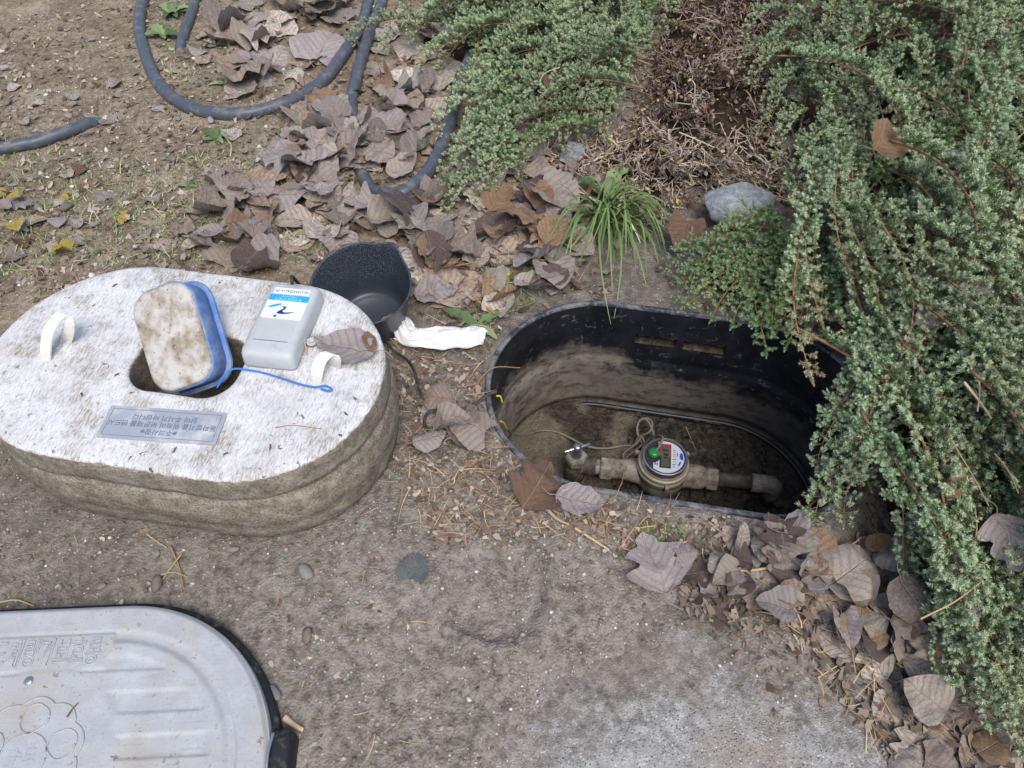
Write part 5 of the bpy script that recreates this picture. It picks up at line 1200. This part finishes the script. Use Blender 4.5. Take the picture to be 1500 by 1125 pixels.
for px, py in [(135, 540), (172, 548), (192, 575), (120, 577), (445, 611), (435, 607), (498, 637), (395, 655), (330, 665), (255, 660), (505, 605), (520, 583), (168, 417)]:
    p = G(px, py, FO_Z + .002); m_ = MB(); n = 7; a = np.sort(rngd.random(n)) * 6.283; r = rngd.uniform(.0008, .0045, n); pts = np.c_[r * np.cos(a) * 1.7, r * np.sin(a) * .7, rngd.normal(size=n) * .0006]
    m_.add(np.vstack([[0, 0, .0016], pts]), [(0, 1 + i, 1 + (i + 1) % n) for i in range(n)])
    V_ = np.vstack(m_.V); o = obj('debris_flake', mesh('debris_flake', V_, m_.F, tone=np.full(len(V_), rngd.uniform(0, .35)), smooth=False), M['crumb'], None, p, (0, 0, rngd.random() * 6))
    tag(o, 'small dark flake of leaf debris lying on top of the foam block', 'debris', 'debris flakes on the foam block')

# ------------------------------------------------------------------ junipers
def frame_of(d):
    d = norm(d); u = np.cross(d, (0, 0, 1.0)); u = norm(u) if np.linalg.norm(u) > 1e-3 else np.array([1.0, 0, 0]); return d, u, np.cross(u, d)
def needles(p0, p1, rng, dens, ln, wid, t0, acc, tipdry=0.0):
    d = p1 - p0; l = np.linalg.norm(d); n = max(6, int(l * dens)); a_, u, v = frame_of(d)
    s = (np.arange(n) + rng.random(n)) / n; ph = np.arange(n) * 2.39996 + rng.random() * 6
    al = np.radians(np.interp(s, [0, .8, 1], [66, 52, 22])) + rng.normal(size=n) * .15
    rad = np.cos(ph)[:, None] * u + np.sin(ph)[:, None] * v; dr = a_ * np.cos(al)[:, None] + rad * np.sin(al)[:, None]
    L_ = ln * rng.uniform(.7, 1.2, n) * np.interp(s, [0, .75, 1], [1, 1, .7]); b = p0 + d * s[:, None]
    sd_ = np.cross(dr, rad + .3 * rng.normal(size=(n, 3))); sd_ /= np.linalg.norm(sd_, axis=1)[:, None] + 1e-9; w = sd_ * wid * .5
    m_ = b + dr * (L_ * .4)[:, None]; acc['V'].append(np.stack([b, m_ + w, b + dr * L_[:, None], m_ - w], 1).reshape(-1, 3))
    tn = np.clip(t0 + .55 * s ** 1.8 + rng.normal(size=n) * .13, 0, .96)
    if tipdry > 0: tn = np.where(rng.random(n) < tipdry, 1.0, tn)
    acc['T'].append(np.repeat(tn, 4))
def juniper_branch(seed, L=.42, width=.060, arch=.05, droop=.05, dense=.95, ln=.0066, wid=.0019, upb=.55, dry=0.0, gap=.0095):
    rng = np.random.default_rng(seed); acc = {'V': [], 'T': []}; n = 26; t = np.linspace(0, 1, n); ph = rng.random(3) * 6
    st = np.c_[L * t, .06 * L * np.sin(3.4 * t + ph[0]) * t + .035 * L * np.sin(8 * t + ph[1]) * t, arch * np.sin(PI * t * .8) - droop * t ** 2 - .11 * (1 - t) ** 2.5]
    def at(s): return np.array([np.interp(s, t, st[:, k]) for k in range(3)])
    sticks = MB(); sticks.tube(st, np.interp(t, [0, 1], [.0030, .0008]), 6); k = 0; s = .06
    while s < .985:
        p = at(s); f = norm(at(min(s + .03, 1)) - at(max(s - .03, 0))); side = norm(np.cross((0, 0, 1), f)); sg = 1 if k % 2 else -1
        a = rng.normal() * .45; out = side * sg * math.cos(a) + np.array([0, 0, 1]) * (abs(math.sin(a)) + .25 * upb)
        ll_ = width * (1.0 - .62 * s ** 1.6) * rng.uniform(.55, 1.15) * min(1, .45 + s * 2.2); dirn = norm(f * rng.uniform(.5, 1.0) + out * 1.0 + np.array([0, 0, 1]) * upb * rng.random())
        q_ = p + dirn * ll_ * .55; q2 = q_ + norm(dirn + f * .35 + np.array([0, 0, .35 * upb])) * ll_ * .45
        tipd = dry * float(sstep(.55, .95, s)); b0_ = .02 + .22 * s + rng.uniform(-.10, .24)
        needles(p + dirn * ll_ * .12, q_, rng, 900 * dense, ln * .9, wid, b0_, acc, tipd); needles(q_, q2, rng, 1600 * dense, ln, wid, b0_ + .22, acc, tipd)
        sticks.tube([p, q_, q2], [.0011, .0008, .0005], 3, False)
        ns = int(ll_ / .0080)
        for j in range(ns):
            c = rng.uniform(.2, .95); r0 = p + (q_ - p) * (c / .55) if c < .55 else q_ + (q2 - q_) * ((c - .55) / .45)
            sdv = norm(np.cross(dirn, (0, 0, 1))) * (1 if j % 2 else -1); dd_ = norm(dirn * .55 + sdv * rng.uniform(.2, 1.0) + np.array([0, 0, 1]) * upb * rng.uniform(.1, 1.6)); l2 = rng.uniform(.010, .024) * (1.1 - .4 * s)
            needles(r0, r0 + dd_ * l2, rng, 2100 * dense, ln, wid, b0_ + .25 + .15 * rng.random(), acc, tipd)
        s += gap / L * rng.uniform(.6, 1.4); k += 1
    needles(at(.93), at(1.0) + norm(at(1) - at(.97)) * .006, rng, 2400 * dense, ln, wid, .5, acc, dry)
    V_ = np.vstack(acc['V']); F_ = np.arange(len(V_)).reshape(-1, 4)
    return sticks.build('branch'), mesh('foliage', V_, F_, tone=np.concatenate(acc['T']), smooth=False)
TPL = {'blue': [juniper_branch(200 + k, L=.34 + .03 * k, width=.060 + .006 * (k % 3), arch=.05 + .01 * (k % 2), droop=.05 + .02 * (k % 3), dry=(.0, .12, .0, .25, .0)[k], upb=.8) for k in range(5)],
       'trail': [juniper_branch(230 + k, L=.50, width=.042, arch=.03, droop=.10, dry=(.35, .75)[k], upb=.5) for k in range(2)],
       'green': [juniper_branch(240 + k, L=.26 + .04 * k, width=.060, arch=.04, droop=.05, upb=.35, ln=.0070, gap=.011) for k in range(3)]}
for kk, lst in TPL.items():
    for a, b in lst:
        a.materials.append(M['bark']); b.materials.append(M['needle_green' if kk == 'green' else 'needle'])
def add_branch(root, kk, idx, tip, heading, pitch, scale, roll=0.0):
    """place a branch so that its tip lies at `tip`; heading in the ground plane, pitch downwards positive"""
    sm, fm = TPL[kk][idx]; Rm = Matrix.Rotation(heading, 4, 'Z') @ Matrix.Rotation(pitch, 4, 'Y') @ Matrix.Rotation(roll, 4, 'X') @ Matrix.Scale(scale, 4)
    Lx = max(v.co.x for v in list(sm.vertices)[150:170] or sm.vertices) if False else None
    end = Vector(sm.vertices[25 * 6].co)
    o = bpy.data.objects.new('branch', sm); COL.objects.link(o); o.parent = root
    o.matrix_local = Matrix.Translation(Vector([float(v) for v in tip]) - root.location - (Rm @ end)) @ Rm
    f = bpy.data.objects.new('foliage', fm); COL.objects.link(f); f.parent = o
def fill_juniper(root, kk, poly, n, heads, seed, zmax, zedge=.03, soft=200., scale=(.75, 1.1), pit=(.05, .4)):
    rng = np.random.default_rng(seed); q_ = scatter_px(poly, n * 6, rng); chosen = []
    for p in q_:                                  # spread them out
        if all(np.hypot(*(p - c)) > soft * .0 + 26 for c in chosen) or len(chosen) == 0: chosen.append(p)
        if len(chosen) >= n: break
    for p in chosen:
        d = float(poly_dist(p[0], p[1], poly)); z = zedge + (zmax - zedge) * float(sstep(-10, soft, d)) * rng.uniform(.55, 1.0)
        w = G(p[0], p[1], z); sc_b = rng.uniform(*scale); ok = False
        for _ in range(14):
            h = heads(p) + float(np.clip(rng.normal() * .5, -.85, .85)); ok = True
            for f_ in (.3, .55, .8, 1.05):
                q2 = w - np.array([math.cos(h), math.sin(h), 0]) * (.42 * sc_b * f_); ux, uy = Pj(q2[0], q2[1], q2[2])
                if (uy > -60 and poly_dist(ux, uy, poly) < (-25 if f_ < .5 else -6)) or in_poly(ux, uy, SHIN): ok = False
            if ok: break
        if not ok: continue
        add_branch(root, kk, int(rng.integers(len(TPL[kk]))), w, h, rng.uniform(*pit), sc_b, rng.normal() * .45)
D = math.radians
M['mat'] = plain('gap_shade_sheet', C(66, 54, 43), 0.95, 0.1, dirt=C(40, 33, 27), dscale=60, dpos=(0.4, 0.6), bump=1.0, bscale=120)  # dark brown stands in for the deep shade between the branches
def mat(root, poly, zmax, soft, name, seed, step=7):  # added mound below the foliage, coloured dark so the gaps look shaded
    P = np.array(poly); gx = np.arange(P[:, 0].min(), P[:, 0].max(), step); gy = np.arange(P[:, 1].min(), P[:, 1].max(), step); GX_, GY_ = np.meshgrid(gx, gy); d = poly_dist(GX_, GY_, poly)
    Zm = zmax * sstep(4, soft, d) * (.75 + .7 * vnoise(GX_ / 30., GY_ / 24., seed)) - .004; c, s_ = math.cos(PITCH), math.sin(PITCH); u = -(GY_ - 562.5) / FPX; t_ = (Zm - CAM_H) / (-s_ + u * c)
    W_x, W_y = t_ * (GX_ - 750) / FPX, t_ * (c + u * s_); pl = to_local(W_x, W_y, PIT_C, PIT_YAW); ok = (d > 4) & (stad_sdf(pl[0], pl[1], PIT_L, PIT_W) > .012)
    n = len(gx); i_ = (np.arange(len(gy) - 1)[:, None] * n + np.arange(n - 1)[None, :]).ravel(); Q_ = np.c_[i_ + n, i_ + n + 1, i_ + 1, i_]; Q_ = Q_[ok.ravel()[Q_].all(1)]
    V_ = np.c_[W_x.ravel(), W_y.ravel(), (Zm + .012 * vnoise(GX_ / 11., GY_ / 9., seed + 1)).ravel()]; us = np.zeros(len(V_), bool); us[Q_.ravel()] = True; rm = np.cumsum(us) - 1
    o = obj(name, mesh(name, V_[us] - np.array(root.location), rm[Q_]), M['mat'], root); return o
SH = [(760, 262), (800, 228), (860, 205), (925, 180), (945, 95), (960, -40), (1150, -60), (1160, 60), (1150, 150), (1175, 230), (1195, 285), (1120, 300), (1070, 285), (1010, 300), (960, 335), (900, 290), (830, 270)]
SHIN = [(800, 240), (935, 195), (970, 95), (980, -40), (1120, -60), (1120, 130), (1150, 225), (1180, 280), (1070, 285), (960, 325), (860, 262)]
# blue-green juniper at the top, its shoots pointing down-left in the picture
J1 = [(575, 40), (690, -60), (985, -90), (975, 20), (958, 90), (930, 165), (905, 200), (845, 215), (790, 225), (745, 250), (705, 290), (672, 270), (668, 215), (700, 170), (720, 130), (655, 120), (600, 85)]
r0 = G(900, -120, 0); j1 = empty('juniper_bush', (r0[0], r0[1], 0.0)); tag(j1, 'blue-green creeping juniper spreading over the hose at the back', 'juniper')
mat(j1, J1, .055, 150, 'gap_shade_sheet', 501)
fill_juniper(j1, 'green', J1, 26, lambda p: D(225), 311, .06, .02, 160, (.8, 1.1))
fill_juniper(j1, 'blue', J1, 76, lambda p: D(222 + .05 * (p[0] - 750)), 301, .15, .035, 160, (.62, .95))
for (px, py, z, h, s) in [(515, 68, .03, 205, .75), (560, 75, .04, 205, .8), (612, 105, .05, 215, .8), (650, 278, .03, 240, .75), (688, 305, .03, 245, .7), (640, 315, .02, 240, .55), (700, 240, .05, 235, .8), (765, 262, .03, 250, .6), (640, 200, .06, 225, .8), (660, 160, .07, 220, .8), (600, 60, .06, 205, .8), (655, 330, .02, 245, .6), (675, 250, .05, 240, .8), (630, 30, .07, 210, .9), (590, 20, .06, 200, .8), (830, 226, .04, 260, .6), (890, 212, .04, 265, .6), (725, 288, .03, 255, .55)]:
    add_branch(j1, 'blue', int(px) % 5, G(px, py, z), D(h), .12, s, .1)
# large juniper on the right, hanging over the end of the pit
J2 = [(1120, 110), (1150, 10), (1220, -90), (1640, -90), (1680, 500), (1640, 1160), (1500, 1110), (1420, 1040), (1372, 930), (1365, 870), (1345, 800), (1270, 735), (1215, 705), (1210, 600), (1215, 520), (1195, 430), (1200, 330), (1190, 240), (1135, 215)]
r0 = G(1480, 60, 0); j2 = empty('juniper_bush', (r0[0], r0[1], 0.0)); tag(j2, 'large silvery juniper hanging over the far end of the pit', 'juniper')
mat(j2, J2, .085, 190, 'gap_shade_sheet', 503)
fill_juniper(j2, 'green', J2, 48, lambda p: D(262), 312, .09, .03, 210, (.9, 1.3))
fill_juniper(j2, 'blue', J2, 170, lambda p: D(262 - .03 * (1300 - p[0])), 302, .19, .04, 210, (.62, .98), (.05, .45))
fill_juniper(j2, 'blue', [(1130, 90), (1180, -90), (1640, -90), (1640, 220), (1180, 200)], 46, lambda p: D(255), 322, .20, .08, 120, (.6, .9), (.05, .45))
for (px, py, z, h, s, kk) in [(1205, 478, .10, 262, .85, 1), (1190, 560, .08, 262, .9, 1), (1212, 700, .05, 258, .85, 0), (1230, 620, .08, 262, .9, 0), (1352, 800, .08, 272, .85, 0), (1290, 600, .13, 265, .85, 0), (1380, 300, .20, 250, .8, 0), (1250, 420, .15, 264, .8, 1)]:
    add_branch(j2, 'trail', kk, G(px, py, z), D(h), .22, s, 0)
for (px, py, z, h, s) in [(1168, 752, .035, 215, .7), (1190, 770, .04, 232, .75), (1235, 770, .05, 245, .7), (1215, 740, .06, 230, .8), (1195, 690, .06, 235, .7), (1202, 640, .07, 240, .7), (1330, 850, .05, 262, .7), (1390, 930, .05, 265, .65), (1440, 1010, .04, 268, .7), (1490, 1060, .04, 262, .7), (1375, 990, .03, 258, .5), (1120, 170, .08, 235, .65), (1135, 235, .08, 240, .6), (1090, 60, .10, 225, .6), (1100, 130, .10, 230, .6), (1108, 195, .09, 235, .55), (1085, 100, .10, 220, .5), (1120, 90, .11, 230, .6), (1105, 20, .12, 225, .6), (1165, 270, .09, 240, .6), (1200, 730, .03, 225, .8), (1250, 700, .08, 240, .9), (1420, 900, .07, 270, .8), (1470, 950, .07, 270, .8), (1410, 1010, .04, 262, .6), (1450, 1070, .04, 262, .6), (1400, 960, .05, 255, .7), (1495, 1020, .06, 268, .8), (1385, 900, .05, 250, .6)]:
    add_branch(j2, 'blue', int(px) % 5, G(px, py, z), D(h), .2, s, .1)
# darker green juniper just behind the pit
J3 = [(995, 415), (1020, 375), (1085, 355), (1150, 315), (1210, 280), (1225, 460), (1150, 480), (1125, 500), (1085, 450), (1040, 440)]
r0 = G(1230, 250, 0); j3 = empty('juniper_bush', (r0[0], r0[1], 0.0)); tag(j3, 'dark green juniper just behind the pit, beside the grey boulder', 'juniper')
mat(j3, J3, .035, 80, 'gap_shade_sheet', 505)
fill_juniper(j3, 'green', J3, 34, lambda p: D(215 + .12 * (p[0] - 1000)), 303, .11, .03, 90, (.6, .95), (.0, .3))
for (px, py, z, h, s) in [(985, 412, .02, 205, .75), (1000, 450, .015, 220, .7), (1060, 440, .02, 232, .75), (1095, 455, .02, 245, .7), (1122, 520, .00, 262, .75), (1135, 490, .02, 258, .8), (1010, 425, .03, 212, .8), (1165, 480, .04, 258, .8), (972, 398, .03, 200, .6), (990, 440, .02, 215, .7), (1040, 470, .02, 235, .7), (1070, 480, .01, 242, .7), (1105, 500, .0, 250, .7), (1150, 510, .03, 258, .8), (1180, 500, .05, 260, .8), (1020, 400, .05, 210, .8), (1050, 380, .06, 215, .8)]:
    add_branch(j3, 'green', int(px) % 3, G(px, py, z), D(h), .12, s, 0)

# ------------------------------------------------------------------ dry low shrub between the junipers
rng = np.random.default_rng(404); q_ = scatter_px(SH, 1700, rng); q_ = q_[vnoise(q_[:, 0] / 34., q_[:, 1] / 26., 33) + .6 * rng.random(len(q_)) > .02]; d_ = poly_dist(q_[:, 0], q_[:, 1], SH)
shr = empty('dry_shrub', G(1030, 120)); tag(shr, 'low dry brown shrub with tiny withered leaves between the two junipers', 'shrub')
mat(shr, SH, .050, 90, 'shrub_shade_sheet', 507)  # added dark mound, painted shade for the holes between the twigs
m = MB(); tones = []; lv_b, lv_d, lv_t = [], [], []
for p, d in zip(q_, d_):
    z = .015 + .15 * float(sstep(-5, 100, d)) * (.55 + 1.0 * float(vnoise(p[0] / 34., p[1] / 26., 33))) * rng.uniform(.45, 1); tip = G(p[0], p[1], z); hd = D(255 + .14 * (p[0] - 960)) + rng.normal() * .32 + 1.3 * float(vnoise(p[0] / 45., p[1] / 40., 35))
    dr = norm([math.cos(hd), math.sin(hd), rng.uniform(-.05, 1.1)]); l = rng.uniform(.06, .12); b = tip - dr * l - np.array([0, 0, .01]); mid = (b + tip) / 2 + rng.normal(size=3) * .006
    k0 = m.n; low = float(sstep(120, 250, p[1])); m.tube([b, mid, tip], [.0019, .0016, .0011], 3, False)
    for j in range(3):
        c = rng.uniform(.35, .9); a = b + (tip - b) * c; dd_ = norm(dr + rng.normal(size=3) * .5 + (0, 0, .25)); l2 = rng.uniform(.012, .034); m.tube([a, a + dd_ * l2], [.0014, .0010], 3, False)
        if rng.random() < .95 - .5 * low: lv_b.append(a + dd_ * l2 * rng.random()); lv_d.append(norm(dd_ + rng.normal(size=3) * .7))
    for _ in range(0 if rng.random() < low * .6 else 2): lv_b.append(tip); lv_d.append(norm(dr + rng.normal(size=3) * .6))
    tones.append(np.full(m.n - k0, np.clip(.42 + .45 * low + rng.normal() * .3, 0, 1)))
V_ = np.vstack(m.V) - np.array(shr.location); tw_ = obj('twigs', mesh('twigs', V_, m.F, tone=np.concatenate(tones)), M['twig'], shr); tw_['kind'] = 'stuff'
B_ = np.array(lv_b); Dv = np.array(lv_d); n = len(B_); s_ = np.cross(Dv, rng.normal(size=(n, 3))); s_ /= np.linalg.norm(s_, axis=1)[:, None]; nn_ = np.cross(Dv, s_); l = rng.uniform(.007, .0145, n)[:, None]
pts = [B_, B_ + Dv * l * .3 + s_ * l * .27 + nn_ * l * .1, B_ + Dv * l * .75 + s_ * l * .24 + nn_ * l * .1, B_ + Dv * l, B_ + Dv * l * .75 - s_ * l * .24 + nn_ * l * .1, B_ + Dv * l * .3 - s_ * l * .27 + nn_ * l * .1]
V_ = np.stack(pts, 1).reshape(-1, 3) - np.array(shr.location); F_ = (np.array([(0, 1, 2, 3), (0, 3, 4, 5)])[None] + (np.arange(n) * 6)[:, None, None]).reshape(-1, 4)
lf = obj('leaves', mesh('leaves', V_, F_, tone=np.repeat(np.where(rng.random(n) < .05, 1.0, rng.uniform(0, .9, n)), 6)), M['tiny_leaf'], shr); lf['kind'] = 'stuff'

# ------------------------------------------------------------------ grass tuft, dandelion leaves and small weeds
gc = G(886, 318, 0.0)
def blades(specs, rng, name, root, mat, seg=9):
    m_ = MB(); tn = []
    for b, d, l, w, rise, fall, t0 in specs:
        t = np.linspace(0, 1, seg); side = norm(np.cross(d, (0, 0, 1))); P = b + np.outer(t * l, d); P[:, 2] += rise * l * np.sin(PI * .5 * np.minimum(t * 1.6, 1)) - fall * l * np.maximum(t - .35, 0) ** 2 * 2
        P += np.outer(np.sin(t * 2.2) * l * rng.normal() * .10, side); ww = w * np.minimum(1, .55 + t * 2) * (1 - t ** 2.5) + .0003
        k0 = m_.n; L_ = P - side * ww[:, None]; R_ = P + side * ww[:, None]; Cc = P - np.array([0, 0, 1]) * (ww * .45)[:, None]
        m_.loft([np.array([L_[i], Cc[i], R_[i]]) for i in range(seg)], False); tn.append(np.repeat(np.clip(t0 + .35 * t ** 3, 0, 1), 3))
    V_ = np.vstack(m_.V) - np.array(root.location); return obj(name, mesh(name, V_, m_.F, tone=np.concatenate(tn)), mat, root)
gt = empty('grass_tuft', gc); tag(gt, 'tuft of long green grass hanging over the back rim of the pit', 'grass tuft')
rng = np.random.default_rng(71); sp = []
for k in range(150):
    a = D(rng.choice([265, 240, 290, 180, 215, 330, 20]) + rng.normal() * 30); l = rng.uniform(.08, .18) * (1.15 if math.sin(a) < -.5 else .85)
    sp.append((gc + np.r_[rng.normal(size=2) * .020, 0], np.array([math.cos(a), math.sin(a), 0]), l, rng.uniform(.0013, .0030), rng.uniform(.05, .7), rng.uniform(.3, 1.0), float(rng.choice([.05, .2, .35, .5, .95], p=[.25, .3, .25, .12, .08]))))
for (px, py, l) in [(880, 455, .19), (925, 462, .20), (905, 440, .17), (948, 425, .16)]:
    e = G(px, py, .0); d = e - gc; sp.append((gc, norm([d[0], d[1], 0]), np.hypot(d[0], d[1]) * 1.02, .0022, .25, .35, .3))
blades(sp, rng, 'blades', gt, M['grass'])
def weed(px, py, n, l, w, label, mat='weed', seed=0, up=.5, z=0.0, name='weed'):
    rng_ = np.random.default_rng(seed + 900); c = G(px, py, z); c[2] = float(terrain(c[0], c[1])) + z; e = empty(name, c); tag(e, label, 'weed')
    for k in range(n):
        a = k * 2.4 + rng_.random(); d = np.array([math.cos(a), math.sin(a), 0]); ll_ = l * rng_.uniform(.6, 1.1); t = np.linspace(0, 1, 9); side = np.array([-d[1], d[0], 0])
        P = np.outer(t * ll_, d); r_up = up * rng_.uniform(.5, 1.3); P[:, 2] += ll_ * r_up * np.sin(t * 2.2) * .6 + .002
        ww = w * ll_ * np.sin(PI * np.clip(t, .02, .98) ** .8) ** .7 * (1 + .25 * np.sin(t * 22)) * .5 + .0004; m_ = MB()
        m_.loft([np.array([P[i] - side * ww[i] + (0, 0, ww[i] * .35), P[i], P[i] + side * ww[i] + (0, 0, ww[i] * .35)]) for i in range(9)], False); V_ = np.vstack(m_.V)
        obj('leaf', mesh('leaf', V_, m_.F, tone=np.clip(np.full(len(V_), rng_.uniform(0, 1)), 0, 1)), M[mat], e)
    return e
weed(880, 292, 3, .085, .36, 'broad dandelion leaves standing behind the grass tuft', seed=1, up=.9, name='dandelion')
weed(828, 288, 2, .06, .35, 'small broad green leaf left of the dandelion leaves', seed=2, up=.4)
weed(255, 22, 8, .055, .5, 'leafy green weed between the two hoses at the back', seed=3, up=.6)
weed(240, 55, 6, .050, .55, 'bright green broad-leaved weed beside the slanting hose', seed=12, up=.5)
weed(335, 125, 9, .045, .32, 'green rosette weed inside the hose loop', seed=4, up=.35)
weed(318, 205, 8, .050, .34, 'grey-green rosette weed in front of the hose loop', seed=5, up=.3)
weed(425, 20, 9, .045, .34, 'grey-green weed near the top of the hose loop', seed=6, up=.5)
weed(275, 275, 6, .03, .4, 'tiny green weed among the short grass', seed=7, up=.3)
weed(345, 335, 5, .035, .35, 'small green weed between leaves behind the foam block', seed=8, up=.5)
weed(700, 480, 3, .075, .32, 'single dark green blade-like leaf at the left pit rim', seed=9, up=.2)
weed(748, 415, 12, .026, .8, 'yellow-green small-leaved weed left of the pit', 'clover', 10, .5)
weed(722, 440, 8, .022, .8, 'pale yellow-green seedling nearer the white rag', 'clover', 11, .5)
weed(470, 258, 4, .04, .4, 'small fresh green leaf pair on the leaf drift', seed=13, up=.5)

# ------------------------------------------------------------------ leaves caught on the junipers
def caught(k, px, py, z, L, deg, key, label, tilt=.3, tdir=0.):
    p = G(px, py, z); put_leaf(k, p[0], p[1], L, D(deg), tilt, tdir, key, label, z=float(z))
caught(13, 1298, 205, .225, .085, 40, 'leaf_warm', 'large folded tan-brown leaf caught on the silvery juniper', .5, .6)
caught(3, 1392, 234, .235, .046, 170, 'leaf_slate', 'small round slate-grey leaf on the silvery juniper', .3, 1)
caught(0, 1438, 422, .21, .042, -60, 'leaf_mauve', 'small mauve leaf on the silvery juniper near the frame edge', .2)
caught(11, 1400, 706, .16, .055, 60, 'leaf_warm', 'orange-tan curled leaf on the lower silvery juniper', .3)
caught(7, 1495, 370, .22, .10, 90, 'leaf_rust', 'crumpled red-brown leaf at the frame edge on the silvery juniper', .4)
caught(9, 1360, 468, .19, .05, 20, 'leaf_mauve', 'rolled brown leaf scrap deep in the silvery juniper', .3)
caught(16, 1445, 785, .13, .05, 80, 'leaf', 'pale oval leaf standing on the lower juniper', .7, .2)
caught(4, 1000, 345, .05, .065, 250, 'leaf_rust', 'brown curled leaf below the boulder at the dark green juniper', .4)
caught(11, 800, 118, .20, .035, 100, 'leaf_rust', 'tiny red-brown leaf on the blue-green juniper', .3)
for k, (pts, r, tn) in enumerate([([(1412, 560), (1436, 585), (1455, 610)], .0022, .95), ([(1432, 535), (1436, 570), (1434, 600)], .0018, .9), ([(1330, 330), (1370, 370), (1410, 400)], .0012, .5), ([(1200, 235), (1230, 255), (1255, 262)], .0012, .5), ([(1395, 640), (1425, 690), (1450, 740)], .0012, .55), ([(1340, 385), (1390, 380), (1415, 386)], .0013, .3), ([(1400, 380), (1408, 420), (1412, 455)], .0012, .3), ([(1455, 245), (1480, 215), (1500, 195)], .0012, .8), ([(1428, 800), (1432, 770), (1430, 740)], .0014, .6), ([(1460, 660), (1480, 690), (1495, 720)], .0012, .4), ([(1350, 905), (1400, 880), (1440, 850)], .0012, .7), ([(1418, 130), (1420, 155), (1420, 180)], .0012, .5), ([(820, 100), (800, 108), (790, 120)], .0012, .9)]):
    twig(pts, r, ['pale forked stick caught in the silvery juniper', 'pale upright stick beside the forked stick in the silvery juniper', 'long thin straw in the middle of the silvery juniper', 'thin straw at the juniper edge above the dry shrub', 'long slanting straw below the forked stick on the juniper', 'level brown straw above the rolled leaf scrap on the juniper', 'brown straw hanging beside the rolled leaf scrap on the juniper', 'pale straw beside the slate-grey leaf on the juniper', 'upright straw above the pale oval leaf on the juniper', 'brown straw at the frame edge of the lower juniper', 'long pale straw across the lowest juniper twigs', 'short straw near the top of the silvery juniper', 'pale bent straw on the blue-green juniper'][k], .215 if pts[0][1] < 700 else .16, tone=tn, cat='twig', group='dry twigs caught on the junipers')
caught(6, 1475, 795, .15, .075, -80, 'leaf_mauve', 'large lobed grey leaf on the lower silvery juniper by the frame edge', .3)
caught(11, 1412, 872, .12, .07, -75, 'leaf_mauve', 'narrow crumpled grey leaf on the lower silvery juniper', .3)
caught(2, 1478, 535, .20, .06, 30, 'leaf_mauve', 'grey curled leaf half sunk in the silvery juniper by the frame edge', .4)
caught(4, 1465, 40, .22, .07, 30, 'leaf_rust', 'brown leaf on the silvery juniper near its top corner', .3)
